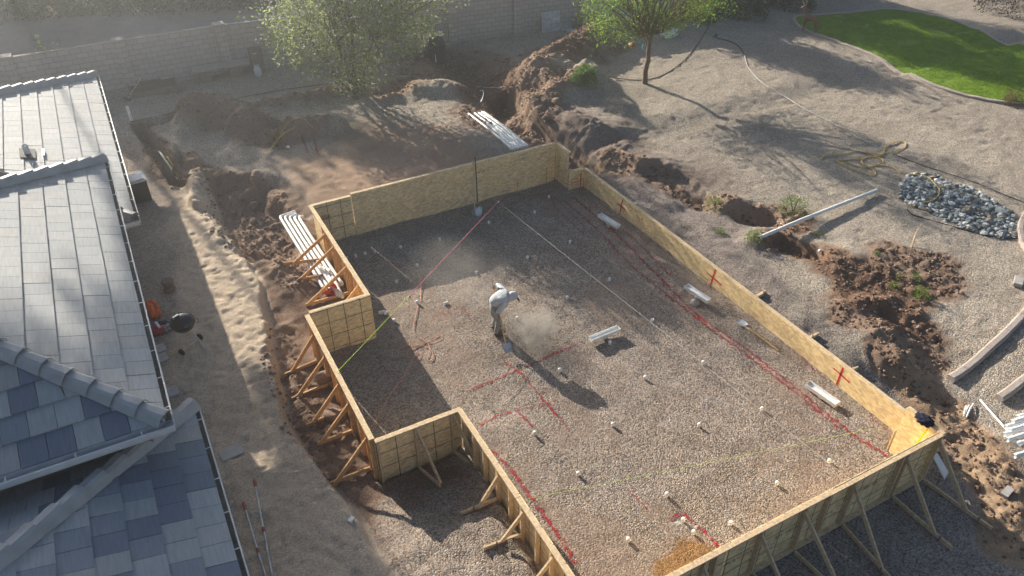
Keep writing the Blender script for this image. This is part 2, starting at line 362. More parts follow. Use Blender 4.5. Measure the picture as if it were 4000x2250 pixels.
def H(x, y):
    x = np.asarray(x, float); y = np.asarray(y, float)
    n1 = fbm(x, y, .35, 3, 3); n2 = fbm(x, y, 1.6, 4, 11); n3 = fbm(x, y, 5.5, 3, 13)
    h = YD + .05*n1
    # low corner at the near right end of the dig
    h = h - (YD)*sst(8.6, 6.6, y - .18*(x-12.7)*(x > 12.7))*sst(17.5, 14.5, x + .25*n2)
    # house side: sand and gravel a little higher
    lf = sst(2.3, .9, x); h = h*(1-lf)+(.62+.03*n1)*lf
    # open dig left of the formwork, below the sand bank
    cx = cliff_x(y)+.10*fbm(x, y, 1.3, 3, 21)
    dig = sst(0, .16, x-cx)*sst(23.6, 22.4, y+.5*n2)*sst(4.4, 3.9, x)
    lvl = np.interp(y, [3, 6, 8.3, 10.0, 10.6, 14.7, 16, 20, 22], [.62, .62, .55, .10, .18, .20, .28, .30, .36]) + .10*n2
    h = h*(1-dig)+lvl*dig
    # cavity behind the far wall and the strip right of it
    bk = sst(21.6, 20.2, y)*sst(19.7, 19.95, y)*sst(3.7, 4.2, x); h = h - .18*bk
    dd = 0
    for pts, w, a, k in RELIEF:
        if far_from(x, y, pts, 3*w): continue
        d = pold(x, y, pts)/w
        d = d + (.35*n2+.16*n3)*(1 if abs(a) > .2 else .6)
        g = np.exp(-1.1*d*d) if k == 0 else sst(1.35, .75, d)
        h = h + a*g*(1+.25*n2); dd = np.maximum(dd, g)
    # roughness: clods on disturbed soil, footprints on sand and gravel
    soil = soil_mask(x, y)
    rg = np.abs(fbm(x, y, 3.1, 4, 31)); h = h + soil*(.16*rg+.07*np.abs(vnoise(x*8, y*8, 5))+.06*fbm(x, y, 1.3, 2, 37)-.05)
    sd = sand_mask(x, y)
    foot = vnoise(x*6.5, y*6.5, 41); h = h - sd*(.05*np.clip(np.abs(foot)*3-.55, 0, .6)) + sd*(.025*fbm(x, y, 4, 2, 9)+.04*vnoise(x*8, y*8, 10))
    h = h + (1-soil)*.018*fbm(x, y, 3., 3, 51) - (1-soil)*(1-sd)*(.032*np.clip(vnoise(x*3.0, y*3.0, 61)*4-1.0, 0, 1)+.03*vnoise(x*5.3, y*5.3, 63))
    # gravel floor inside the formwork
    fm = form_mask(x, y)
    fl = np.interp(y, [5, 10, 15, 20], [.03, .02, 0, -.07]) + .05*fbm(x, y, .8, 4, 71) + .022*fbm(x, y, 3.2, 3, 73)
    rdg = pold(x, y, [W(1330,1010,0), W(1430,1085,0), W(1560,1220,0), W(1660,1335,0)])
    side = x - np.interp(y, [6, 8, 10, 12], [7.1, 6.6, 6.1, 5.6])
    fl = fl + .15*sst(.35, -.35, side)*sst(4.3, 5.2, x)*sst(11.4, 10.2, y)
    fl = fl + .12*np.exp(-((x-8.6)/1.6)**2-((y-13.4)/.9)**2) - .08*np.exp(-((x-6.9)/.7)**2-((y-12.6)/.5)**2) + .06*np.exp(-((x-12.3)/.4)**2)
    h = h*(1-fm)+fl*fm
    # beyond the back block wall
    bw = sst(0, 1.5, y-wall_y(x)-.3); h = h*(1-bw) + (.52+.05*n1)*bw
    return h
SOIL = [
 (P_((1490,105),(1440,150),(1400,150)), 1.6), (P_((1345,200),(1330,260),(1420,230)), .9), (P_((1090,150),(1180,150),(1260,240),(1290,295)), 1.7), (P_((960,235),(1130,190)), .9),
 (P_((500,300),(620,310),(700,345),(760,330)), 1.2), (P_((850,245),(650,275)), .55), (P_((350,320),(395,385),(455,470)), .5), (P_((560,470),(640,540),(690,620)), 1.1), (P_((480,420),(560,460)), .6),
 (P_((700,830),(740,1000),(830,1150)), .55), (P_((1310,320),(1440,400)), .45), (P_((1540,420),(1640,440),(1760,510)), .55), (P_((1830,520),(1990,560)), .7), (P_((1940,600),(2050,650)), .7),
 (P_((2080,660),(2170,700),(2250,660),(2340,690)), .95), (P_((2150,770),(2240,780),(2310,850)), .95), (P_((2200,720),(2290,740)), .9), (P_((2240,880),(2360,960)), .6), (P_((2400,980),(2470,1080),(2530,1200),(2570,1300)), .6), (P_((700,640),(730,700)), .5),
 (P_((880,190),(900,235)), .7)]
def soil_mask(x, y):
    n = fbm(x, y, .9, 4, 81); m = np.zeros_like(n)
    for pts, w in SOIL:
        if far_from(x, y, pts, 2.2*w): continue
        m = np.maximum(m, sst(1.25, .7, pold(x, y, pts)/w + .7*n))
    return m
_ss = sorted([(W(x, y, .6)[1], W(x, y, .6)[0]) for x, y in [(430,440),(425,520),(432,600),(445,700),(470,790),(430,890),(420,960),(470,1030),(560,1200),(600,1330),(640,1449)]])
_ssy = np.array([q[0] for q in _ss]); _ssx = np.array([q[1] for q in _ss])
def sand_mask(x, y):
    n = fbm(x, y, 1.1, 3, 91)
    return sst(-.25, .25, x-np.interp(y, _ssy, _ssx)+.5*n)*sst(.12, -.05, x-cliff_x(y)-.15)*sst(25.0, 23.4, y+1.2*n)
def G(dx, dy, dz=0.):
    """point of the terrain seen at a layout pixel"""
    z = .3
    for i in range(16):
        p = U(dx, dy, z); zn = float(H(np.array([p.x]), np.array([p.y]))[0]); dz_ = zn-z; z += .6*dz_
        if abs(dz_) < .004: break
    p = U(dx, dy, z); p.z += dz; return p
def gz(x, y): return float(H(np.array([x]), np.array([y]))[0])

def ground():
    def ax(parts):
        a = []
        for lo, hi, st in parts: a += list(np.arange(lo, hi-1e-6, st))
        return a
    out = [400, 200, 110, 80]
    xs = [-q for q in out]+[-40,-25,-16,-12]+ax([(-8,-.6,.15),(-.6,14.2,.055),(14.2,34,.085),(34,62,.25)])+[62,66,72]+out[::-1]
    ys = [-300,-100,-40,-20,-10]+ax([(-4,3,.12),(3,21,.055),(21,31,.07),(31,37,.12),(37,62,.25)])+[62,70]+out[::-1]
    xs = np.array(sorted(set(xs))); ys = np.array(sorted(set(ys)))
    X, Y = np.meshgrid(xs, ys); X = X.ravel(); Y = Y.ravel(); Z = H(X, Y)
    nx, ny = len(xs), len(ys)
    me = bpy.data.meshes.new('ground'); me.vertices.add(nx*ny); me.vertices.foreach_set('co', np.stack([X, Y, Z], 1).astype(np.float32).ravel())
    i = (np.arange(ny-1)[:, None]*nx+np.arange(nx-1)[None]).ravel()
    q = np.stack([i, i+1, i+1+nx, i+nx], 1).astype(np.int32); nf = len(q)
    me.loops.add(nf*4); me.polygons.add(nf); me.loops.foreach_set('vertex_index', q.ravel())
    me.polygons.foreach_set('loop_start', np.arange(0, nf*4, 4, dtype=np.int32)); me.polygons.foreach_set('use_smooth', np.ones(nf, bool))
    me.update(calc_edges=True)
    # surface kinds: rgb = colour of the material lying there, a = stone size
    n = fbm(X, Y, .6, 4, 101)[:, None]; n2 = fbm(X, Y, 2.2, 4, 103)[:, None]
    C = np.tile(np.array([[.375,.325,.262]]), (len(X), 1))*(1+.22*n)*(1+.12*n2); st = np.full(len(X), .85)
    def lay(m, col, s, var=.3):
        nonlocal C, st
        m = np.asarray(m)[:, None]; C = C*(1-m)+np.array([col])*(1+var*n+.5*var*n2)*m; st = st*(1-m[:, 0])+s*m[:, 0]
    lay(sst(.2, 1.2, Y-wall_y(X)), (.33,.285,.25), .45)
    lay(sst(2.5, 1.0, X)*sst(30, 26, Y), (.33,.28,.235), .6)
    lay(sst(-.2, .3, X-cliff_x(Y))*sst(24, 22.5, Y)*sst(4.4, 3.8, X), (.22,.155,.115), .5)
    lay(sst(8.8, 7.4, Y)*sst(15.5, 14, X+n[:, 0]), (.29,.25,.215), .9)
    lay(sst(4.5, 3.8, X)*sst(9.9, 9.3, Y+n2[:, 0])*sst(0, .5, X-cliff_x(Y)), (.31,.255,.205), .95)
    lay(sst(26.5, 24, Y+2*n[:, 0])*sst(19.8, 20.3, Y)*sst(3.6, 4.6, X)*sst(11.5, 9.5, X), (.335,.250,.185), .25)
    lay(sst(.9, -.3, X-14.2-3.0*n[:, 0]-.8*n2[:, 0])*sst(12.6, 12.8, X)*sst(7, 9, Y), (.25,.21,.18), .85)
    lay(sst(.25, .0, pold(X, Y, P_((1330,290),(1400,330),(1480,360),(1560,420),(1660,440)))/8-.06+.2*n[:, 0]), (.225,.18,.15), .7)
    so = soil_mask(X, Y); far = sst(26, 31, Y)
    lay(so, (.25,.185,.14), .25, .45)
    lay(so*sst(.05, .3, n2[:, 0]), (.25,.185,.135), .35)
    lay(so*sst(1.2, .8, pold(X, Y, P_((2060,640),(2150,700),(2250,750),(2300,770)))/1.25+.4*n2[:, 0]), (.18,.118,.082), .2)
    lay(so*sst(1.3, .9, pold(X, Y, P_((2400,980),(2470,1080),(2570,1300)))/1.2), (.315,.235,.16), .25)
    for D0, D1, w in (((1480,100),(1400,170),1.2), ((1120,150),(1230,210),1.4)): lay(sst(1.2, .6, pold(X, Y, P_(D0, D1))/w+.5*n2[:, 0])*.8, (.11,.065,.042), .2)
    lay(sand_mask(X, Y), (.50,.43,.335), .30, .15)
    lay(form_mask(X, Y), (.315,.258,.205), 1.0, .26)
    fmk = form_mask(X, Y)
    lay(fmk*sst(.02, .22, n[:, 0]+.6*n2[:, 0])*.8, (.25,.20,.160), .55)
    trk = np.abs(np.sin((X*.55+Y*.9+1.2*n[:, 0])*2.2)); lay(fmk*sst(.93, 1., trk)*.35, (.21,.175,.145), .6)
    lay(fmk*sst(.10, .30, -n[:, 0]+.5*n2[:, 0])*.5, (.34,.285,.24), 1.)
    wet = sst(1.1, .7, pold(X, Y, [W(1755,1400,0), W(1690,1449,0)])/.40+.5*n2[:, 0]+.3*n[:, 0]); lay(wet*fmk*.85, (.24,.135,.05), .6)
    lay(sst(1.2, .6, pold(X, Y, P_((880,170),(960,190)))/1.6)*.6, (.22,.18,.14), .4)
    at = me.color_attributes.new('Col', 'FLOAT_COLOR', 'POINT')
    at.data.foreach_set('color', np.concatenate([np.clip(C, .01, 1), st[:, None]], 1).astype(np.float32).ravel())
    m = bpy.data.materials.new('ground_cover'); m.use_nodes = True; nt = m.node_tree; N = nt.nodes; L = nt.links; b = N['Principled BSDF']
    b.inputs['Roughness'].default_value = 1; b.inputs['Specular IOR Level'].default_value = .1
    tc = N.new('ShaderNodeTexCoord'); a = N.new('ShaderNodeAttribute'); a.attribute_name = 'Col'
    wob = N.new('ShaderNodeTexNoise'); wob.inputs['Scale'].default_value = 9; L.new(tc.outputs['Object'], wob.inputs['Vector'])
    def vor(sc):
        v = N.new('ShaderNodeTexVoronoi'); v.inputs['Scale'].default_value = sc; v.inputs['Randomness'].default_value = 1; L.new(tc.outputs['Object'], v.inputs['Vector']); return v
    v1 = vor(35); v2 = vor(80)
    sepc = N.new('ShaderNodeSeparateColor'); L.new(v1.outputs['Color'], sepc.inputs[0])
    sep2 = N.new('ShaderNodeSeparateColor'); L.new(v2.outputs['Color'], sep2.inputs[0])
    def M2(op, a_, b_):
        q = N.new('ShaderNodeMath'); q.operation = op
        for i, s in enumerate((a_, b_)):
            if isinstance(s, (int, float)): q.inputs[i].default_value = s
            else: L.new(s, q.inputs[i])
        return q.outputs[0]
    # each stone has its own lightness and a slightly pink or bluish tint
    val = M2('ADD', M2('MULTIPLY', M2('SUBTRACT', sepc.outputs['Red'], .5), M2('MULTIPLY', a.outputs['Alpha'], 1.15)), M2('MULTIPLY', M2('SUBTRACT', sep2.outputs['Red'], .5), .35))
    gain = M2('MAXIMUM', M2('ADD', val, 1.0), .25)
    tint = N.new('ShaderNodeMix'); tint.data_type = 'RGBA'; tint.inputs['A'].default_value = (1.06,.97,.92,1); tint.inputs['B'].default_value = (.90,1.0,1.12,1)
    L.new(M2('MULTIPLY', sepc.outputs['Green'], a.outputs['Alpha']), tint.inputs['Factor'])
    mx = N.new('ShaderNodeMix'); mx.data_type = 'RGBA'; mx.blend_type = 'MULTIPLY'; mx.inputs['Factor'].default_value = 1
    L.new(a.outputs['Color'], mx.inputs['A']); L.new(tint.outputs['Result'], mx.inputs['B'])
    sc = N.new('ShaderNodeVectorMath'); sc.operation = 'SCALE'; L.new(mx.outputs['Result'], sc.inputs[0]); L.new(gain, sc.inputs['Scale'])
    L.new(sc.outputs[0], b.inputs['Base Color'])
    hgt = M2('ADD', M2('MULTIPLY', M2('SUBTRACT', .6, v1.outputs['Distance']), M2('MULTIPLY', a.outputs['Alpha'], 1.5)), M2('MULTIPLY', wob.outputs['Fac'], .5))
    hgt = M2('ADD', hgt, M2('MULTIPLY', M2('SUBTRACT', .6, v2.outputs['Distance']), .35))
    bp = N.new('ShaderNodeBump'); bp.inputs['Strength'].default_value = 1; bp.inputs['Distance'].default_value = .020; L.new(hgt, bp.inputs['Height'])
    L.new(bp.outputs[0], b.inputs['Normal'])
    me.materials.append(m)
    o = bpy.data.objects.new('ground', me); COL.link(o); o['kind'] = 'structure'; return o
GROUND = ground()

def drape(pts, step=.25, dz=0.):
    """world polyline resampled and laid on the terrain"""
    out = []
    for a, b in zip(pts[:-1], pts[1:]):
        n = max(1, int(math.hypot(b[0]-a[0], b[1]-a[1])/step))
        for i in range(n): out.append((a[0]+(b[0]-a[0])*i/n, a[1]+(b[1]-a[1])*i/n))
    out.append(pts[-1][:2]); A = np.array([q[:2] for q in out]); Z = H(A[:, 0], A[:, 1])
    return [Vector((x, y, z+dz)) for (x, y), z in zip(A, Z)]
def smooth(pts, it=2):
    for _ in range(it):
        q = [pts[0]]
        for a, b in zip(pts[:-1], pts[1:]): q += [a*.75+b*.25, a*.25+b*.75]
        pts = q+[pts[-1]]
    return pts
def Gs(*d): return [G(*q) for q in d]

# sprayed layout lines on the gravel: they belong to the ground
def paint_line(d, w, m, z=0.):
    pts = drape([U(*q, z) for q in d], .07, .012); mb = MB(); n = len(pts); vs = []
    for i, p in enumerate(pts):
        t = pts[min(i+1, n-1)]-pts[max(i-1, 0)]; sd = Vector((t.y, -t.x, 0)).normalized()
        j = .02*math.sin(i*1.7)+random.uniform(-.012, .012); ww = w*random.uniform(.3, .85)
        for s in (-.5, 0, .5):
            q = p+sd*(s*ww+j); vs.append(q)
    A = np.array([(v.x, v.y) for v in vs]); Z = H(A[:, 0], A[:, 1])+.012
    vs = [(a[0], a[1], z_) for a, z_ in zip(A, Z)]
    mb.add(vs, [(3*i+k, 3*i+k+1, 3*i+k+4, 3*i+k+3) for i in range(n-1) for k in (0, 1)])
    o = mb.build('paint_line', m); o.parent = GROUND; return o
R_, O_ = M['paint_red'], M['paint_orange']
for d, w in [(((1415,500),(1500,575),(1600,680),(1700,760),(1800,840),(1960,960),(2110,1080)), .10), (((1440,495),(1540,580),(1650,690),(1760,800),(1900,900),(2050,1020),(2140,1095),(2232,1155)), .11),
             (((1240,525),(1330,492),(1385,482),(1470,570)), .06), (((1490,510),(1600,610),(1690,700)), .06), (((1860,770),(1960,860),(2075,960)), .06),
             (((1180,985),(1270,945),(1340,915),(1400,890),(1450,870)), .09), (((1265,905),(1310,940),(1370,1010),(1430,1080)), .09), (((1205,1075),(1250,1055),(1300,1037),(1400,1010)), .09), (((1300,1040),(1340,1085)), .10),
             (((1240,1140),(1290,1200),(1340,1270),(1390,1340),(1450,1430)), .13), (((1685,1312),(1700,1300),(1722,1295),(1760,1330),(1808,1378)), .12), (((1580,1240),(1625,1290)), .06),
             (((2190,1060),(2260,1110)), .07), (((1385,485),(1395,520),(1480,600)), .05), (((900,655),(950,660)), .05), (((880,640),(905,680)), .05), (((925,625),(955,665)), .05), (((950,640),(985,665)), .05)]:
    paint_line(d, w, R_)
for d, w in [(((885,690),(970,672),(1065,655),(1120,710),(1175,790),(1210,840)), .08), (((1040,680),(1075,725),(1090,740)), .09), (((1090,800),(1160,775),(1180,800)), .2), (((960,825),(990,858)), .10), (((965,855),(1005,842)), .12),
             (((905,910),(930,940)), .12), (((945,895),(975,935)), .10), (((1100,760),(1150,770)), .22)]:
    paint_line(d, w, O_)
paint_line(((1690,1330),(1720,1318),(1750,1335)), .35, M['paint_dust'])
for d in [((1000,315),(1040,320)), ((1075,325),(1110,318)), ((760,345),(775,385)), ((790,350),(800,390))]: paint_line(d, .12, R_, .5)

# ------------------------------------------------------------------ formwork
T = 1.34; LOWT = .66
def wall_run(name, label, a, b, out, top, zb, osb_m, wood, studs=(), seams=(), braces=(), bottom=True, plate_m=None, plate=True, group='timber formwork walls'):
    """a straight run of board panel on studs; a, b inner face ends; out = outward unit vector (x, y)"""
    a = Vector((*a, 0)); b = Vector((*b, 0)); o = Vector((*out, 0)); d = (b-a); Lw = d.length; d.normalize()
    t = thing(name, (a.x, a.y, zb), label, 'formwork wall', group)
    mb = MB(); pt = .018; z0 = zb-.12; cuts = [0]+[s for s in seams if 0 < s < Lw]+[Lw]
    for i in range(len(cuts)-1):
        p = a+d*(cuts[i]+(.003 if i else 0)); q = a+d*(cuts[i+1]-(.003 if i < len(cuts)-2 else 0)); dz = random.uniform(-.006, .003)
        mb.prism([p+Vector((0,0,z0)), q+Vector((0,0,z0)), q+Vector((0,0,top+dz)), p+Vector((0,0,top+dz))], o*pt)
    sub(mb, 'panel', osb_m, t)
    pl = MB(); w = .09
    k = max(1, round(Lw/3.2))
    for i in range(k):
        p = a+d*(Lw*i/k+(.002 if i else 0)); q = a+d*(Lw*(i+1)/k-.002); jz = random.uniform(-.004, .006); jo = o*(pt+.002+w/2+random.uniform(-.003, .004))
        pl.beam(p+jo+Vector((0,0,top-.018+jz)), q+jo+Vector((0,0,top-.018+jz)), w, .038)
    if plate: sub(pl, 'top_plate', plate_m or wood, t)
    if bottom:
        pl = MB(); pl.beam(a+d*.01+o*(pt+.003+w/2)+Vector((0,0,zb+.06)), b-d*.01+o*(pt+.003+w/2)+Vector((0,0,zb+.06)), w, .038); sub(pl, 'bottom_plate', wood, t)
    for s in studs:
        mb = MB(); p = a+d*s+o*(pt+.003+.044); z1 = zb+.082 if bottom else zb-.05
        mb.box((p.x, p.y, (z1+top-.042)/2), (.038, .088, top-.042-z1), Matrix.Rotation(math.atan2(d.y, d.x), 3, 'Z')); sub(mb, 'stud', wood, t)
    for br in braces:
        s, reach, ext, ztop = br[:4]; sk = br[4] if len(br) > 4 else 0
        p = a+d*s+o*(pt+.006); foot = p+o*reach+d*sk; end = p+o*ext+d*(sk*ext/reach)
        zf = gz(foot.x, foot.y)+.045; ze = gz(end.x, end.y)+.045; zw = max(gz(p.x+o.x*.15, p.y+o.y*.15)+.05, zb)
        B = MB(); off = d*.022
        B.beam(Vector((p.x, p.y, ztop))+off*2+o*.05, Vector((foot.x, foot.y, zf+.03))+off*2, .036, .088, up=d.cross(o))
        br_o = sub(B, 'brace', wood, t)
        B = MB(); B.beam(Vector((p.x, p.y, zw))+o*.1, Vector((end.x, end.y, ze)), .037, .088); sub(B, 'base_board', wood, br_o)
        B = MB(); q = end-o*(.25 if ext-reach > .1 else .12)+off*1.9; zq = gz(q.x, q.y); B.box((q.x, q.y, zq+.02), (.02, .02, .26)); sub(B, 'stake', M['wooddark'], br_o)
    return t
inv = lambda y0, ys: [abs(y0-y) for y in ys]
P, PG, PO = M['pine'], M['pine_grey'], M['pine_orange']
fw_far = wall_run('formwork_wall', 'longest far strand board wall with two shovels leaning on it', (5.15,19.80), (12.10,19.80), (0,1), T, -.05, M['osb'], PO, [.3,1.1,2.2,3.3,4.65,5.8,6.6], [2.21,4.65], [(1.1,1.0,1.2,1.1),(4.65,1.0,1.2,1.1)], plate_m=P)
wall_run('formwork_wall', 'short gridded board wall at the far left end, slightly lower than the long one beside it', (3.99,19.80), (5.13,19.80), (0,1), T-.06, -.05, M['osb_grid'], P, [.3,.8])
wall_run('formwork_wall', 'short high return panel closing the far right corner', (12.10,19.78), (12.10,19.0), (1,0), T, -.05, M['osb'], P, [.4], braces=[(.7,.75,.85,.7)])
wall_run('formwork_wall', 'low step of board at the far right corner sprayed with orange and a red line', (12.12,18.95), (12.68,18.95), (0,1), LOWT, -.05, M['osb'], PG, [.3], bottom=False)
fw_right = wall_run('formwork_wall', 'long low board wall along the right side marked with red crosses', (12.69,18.93), (12.69,6.18), (1,0), LOWT, -.03, M['osb'], P, [], [1.0,3.4,5.85,8.3,10.75], bottom=False,
                    braces=[(7.9,.32,.42,.6),(9.7,.32,.45,.6),(10.9,.32,.5,.55),(12.0,.3,.45,.5)])
wall_run('formwork_wall', 'tiny low step of board beside the bright near right corner', (12.67,6.16), (12.12,6.16), (0,-1), LOWT-.05, 0, M['osb'], P, [], bottom=False, plate=False)
fw_corner = wall_run('formwork_wall', 'sunlit bright yellow corner panel under the navy jacket', (12.11,6.10), (12.11,5.27), (1,0), T, 0, M['osb'], P, [.35], braces=[(.45,1.0,1.1,.55)])
nw = [(12.19-x, 1.0+.08*i, 1.5-.06*i, 1.2, .1*((i % 3)-1)) for i, x in enumerate((12.14,11.24,9.85,8.62,7.62,6.36,5.1,3.9))]
fw_near = wall_run('formwork_wall', 'long near wall seen from behind, propped by tall diagonal braces', (12.19,5.36), (3.2,5.36), (0,-1), T, 0, M['osb_grid'], PG, [.06,.95,1.1,2.35,3.0,3.56,4.6,5.6,5.85,7.1], [2.9,5.3], nw)
wall_run('formwork_wall', 'near left wall sloping out of the frame past a bright green weed', (4.29,10.36), (4.29,5.39), (-1,0), T, .35, M['osb_grid'], P, [.3,.7,1.15,1.7,2.2,2.66,3.2,3.7,4.3], [2.1], [(1.73,.5,.85,1.2),(2.68,.5,.85,1.2),(3.72,.5,.85,1.2)], bottom=False)
wall_run('formwork_wall', 'short shaded wall with black grid lines and two braces inside the near notch', (2.44,10.42), (4.27,10.42), (0,-1), T, .08, M['osb_grid'], PG, [.04,.82,1.6], [], [(.80,.75,.8,1.28,.15),(1.6,.75,.8,1.25,.18)], bottom=False)
wall_run('formwork_wall', 'left wall in the middle, five braces reaching towards the sand bank', (2.46,14.86), (2.46,10.44), (-1,0), T, .12, M['osb'], PO, [.15,.45,1.3,1.9,2.3,3.0,3.7,4.12,4.35], [2.4], [(.45,.72,.95,1.08),(1.32,.8,.95,1.08),(2.32,.75,.9,1.08),(3.02,.8,.85,1.12),(4.12,.85,.92,1.14)], bottom=False, plate_m=P)
wall_run('formwork_wall', 'wide gridded board face turned to the camera beside the red bucket', (2.48,14.86), (3.955,14.86), (0,1), T, .1, M['osb_grid'], P, [.3,.9,1.4], bottom=False)
wall_run('formwork_wall', 'left wall at the far end with orange timber braces over the white pipes', (3.975,19.78), (3.975,14.88), (-1,0), T, .1, M['osb'], PO, [1.2,1.5,2.1,2.4,3.1,3.35,3.9,4.2,4.6], [2.4], [(1.38,1.1,1.3,1.15),(2.2,1.05,1.0,1.2),(3.22,1.2,1.25,1.17),(4.2,.75,.78,1.2,-.2)], bottom=False, plate_m=P)

# spray paint, stamps and stickers on the boards
def on_board(parent, name, m, ax, v, pix, w, off, label=None):
    """a stroke of paint on a board: polyline of layout pixels laid on the plane axis = v"""
    pts = [PXp(x, y, ax, v) for x, y in pix]; mb = MB(); nrm = Vector((0,0,0)); nrm[ax] = off
    for a, b in zip(pts[:-1], pts[1:]):
        d = (b-a).normalized(); s = d.cross(nrm).normalized()*w/2; a2 = a-d*w*.3; b2 = b+d*w*.3
        n_ = max(1, int((b2-a2).length/.08)); vs = []
        for i in range(n_+1):
            q = a2+(b2-a2)*i/n_; k = random.uniform(.75, 1.25); vs += [q-s*k+nrm, q+s*k+nrm]
        mb.add(vs, [(2*i, 2*i+1, 2*i+3, 2*i+2) for i in range(n_)])
    o = sub(mb, name, m, parent)
    if label: o['label'] = label
    return o
SR, SO = M['spray_red'], M['spray_orange']
for a, b in [(((1800,678),(1786,722)), ((1779,686),(1815,717))), (((2121,926),(2102,974)), ((2098,927),(2137,962))), (((1566,503),(1559,540)), ((1553,512),(1574,528)))]:
    on_board(fw_right, 'sprayed_cross', SR, 0, 12.69, a, .05, -.004); on_board(fw_right, 'sprayed_cross', SR, 0, 12.69, b, .045, -.004)
jog = [o for o in COL if o.get('label', '').startswith('low step')][0]
on_board(jog, 'sprayed_line', SR, 1, 18.95, ((1462,436),(1459,478)), .035, -.004)
for s in [((1437,452),(1448,447),(1456,450),(1452,463),(1440,466),(1436,455)), ((1441,460),(1458,455))]: on_board(jog, 'orange_scribble', SO, 1, 18.95, s, .03, -.004)
for s in [((1584,520),(1592,524),(1588,530)), ((1600,540),(1612,552),(1622,556)), ((1606,556),(1618,548)), ((1630,566),(1640,572)), ((1596,528),(1606,536))]: on_board(fw_right, 'orange_scribble', SO, 0, 12.69, s, .03, -.004)
on_board(fw_far, 'sprayed_line', SR, 1, 19.80, ((1303,451),(1301,470)), .03, -.004)
on_board(fw_far, 'orange_scribble', SO, 1, 19.80, ((1375,418),(1374,466)), .035, -.004)
ret = [o for o in COL if o.get('label', '').startswith('short high return')][0]
on_board(ret, 'orange_scribble', SO, 0, 12.10, ((1407,400),(1406,432)), .03, -.004)
grd = [o for o in COL if o.get('label', '').startswith('short gridded board wall')][0]
mb = MB(); c = PXp(818, 552, 1, 19.80)
mb.add([c+Vector((.2*math.cos(a)*random.uniform(.8,1.1), -.004, .2*math.sin(a)*random.uniform(.8,1.1))) for a in np.linspace(0, 2*math.pi, 18, False)], [tuple(range(18))])
sub(mb, 'sprayed_blot', M['spray_faint'], grd)
# black printed panel stamps (a row of small letters, mostly unreadable)
def stamp(parent, txt, p, size, rotz, m):
    cu = bpy.data.curves.new('printed_stamp', 'FONT'); cu.body = txt; cu.size = size; cu.align_x = 'CENTER'; cu.align_y = 'CENTER'
    o = bpy.data.objects.new('printed_stamp', cu); COL.link(o); dg = bpy.context.evaluated_depsgraph_get(); dg.update()
    me = bpy.data.meshes.new_from_object(o.evaluated_get(dg)); bpy.data.objects.remove(o); bpy.data.curves.remove(cu)
    me.transform(Matrix.Translation(Vector(p)-ORG[parent.name]) @ Matrix.Rotation(rotz, 4, 'Z') @ Matrix.Rotation(math.pi/2, 4, 'X'))
    return link_mesh(me, 'printed_stamp', m, parent)
ink = mat('stamp_ink', (.10,.075,.05), .8)
for dx, dy, txt, sz in [(990,428,'II II IIII    /  I II I',.075), (1040,402,'APA   [ = = = ]',.08), (1215,432,'APA  II IIII I III /',.08), (1315,400,'[===]  APA  II ==',.08), (1370,385,'APA IIII  I',.075), (1270,482,'- II II I  [ = ]',.07), (950,455,'= = II I ',.06)]:
    stamp(fw_far, txt, PXp(dx, dy, 1, 19.794), sz, 0, ink)
for x, z in [(10.6,.75), (8.4,.7), (7.2,.7), (9.2,.55)]: stamp(fw_near, 'APA  II III I == II', (x, 5.336, z), .1, 0, ink)
for dx, dy in [(1310,394), (1156,489)]:
    mb = MB(); c = PXp(dx, dy, 1, 19.795); mb.box(c, (.05, .002, .07)); sub(mb, 'sticker', M['tag'], fw_far)

# ------------------------------------------------------------------ house
house = thing('house', (-3, 16, .6), 'single storey house with grey flat tile hip roofs and white gutters', 'house')
TILE = [(.36,.365,.365), (.345,.355,.36), (.325,.34,.35), (.345,.34,.335), (.22,.25,.29), (.155,.185,.235)]  # the last two tones put bluish shade into the unlit slopes
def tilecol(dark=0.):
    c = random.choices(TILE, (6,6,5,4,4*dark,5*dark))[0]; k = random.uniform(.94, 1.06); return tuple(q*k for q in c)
def roof_plane(eave_a, eave_b, z, up, pitch, clip, wt=.372, co=.42, dark=0):
    """tiled slope: eave_a->eave_b is the eave line (2d), up = horizontal inward unit vector; clip(run, along) -> bool keeps a point"""
    a = Vector((*eave_a, z)); d = Vector((eave_b[0]-eave_a[0], eave_b[1]-eave_a[1], 0)); Lw = d.length; d.normalize(); u = Vector((*up, pitch))
    nrm = d.cross(u).normalized(); nrm = nrm if nrm.z > 0 else -nrm
    mb = MB(); rows = int(9/co)
    for r in range(rows):
        r0, r1 = r*co-.05, (r+1)*co+.04; off = (r % 2)*wt*.5
        n = int(Lw/wt)+2
        for k in range(-1, n):
            s0, s1 = k*wt+off+.004, (k+1)*wt+off-.004
            poly = []
            # clip the tile against the two hips by its along-range at both ends
            lo0, hi0 = clip(max(r0, 0)); lo1, hi1 = clip(r1)
            q = [(max(s0, lo0), r0), (min(s1, hi0), r0), (min(s1, hi1), r1), (max(s0, lo1), r1)]
            if q[1][0]-q[0][0] < .01 and q[2][0]-q[3][0] < .01: continue
            if q[1][0] < q[0][0]: q[0] = q[1] = ((q[0][0]+q[1][0])/2, r0)
            if q[2][0] < q[3][0]: q[2] = q[3] = ((q[2][0]+q[3][0])/2, r1)
            jz = random.uniform(0, .006)
            P0 = [a+d*s+u*rr+nrm*(.050+jz if i < 2 else .012+jz) for i, (s, rr) in enumerate(q)]
            c = tilecol(dark)
            lowr = [p-nrm*.038 for p in P0]
            mb.add(P0+lowr, [(0,1,2,3), (4,5,1,0), (5,6,2,1), (7,4,0,3)] if d.cross(u).z > 0 else [(3,2,1,0), (0,1,5,4), (1,2,6,5), (3,0,4,7)], c)
    return mb
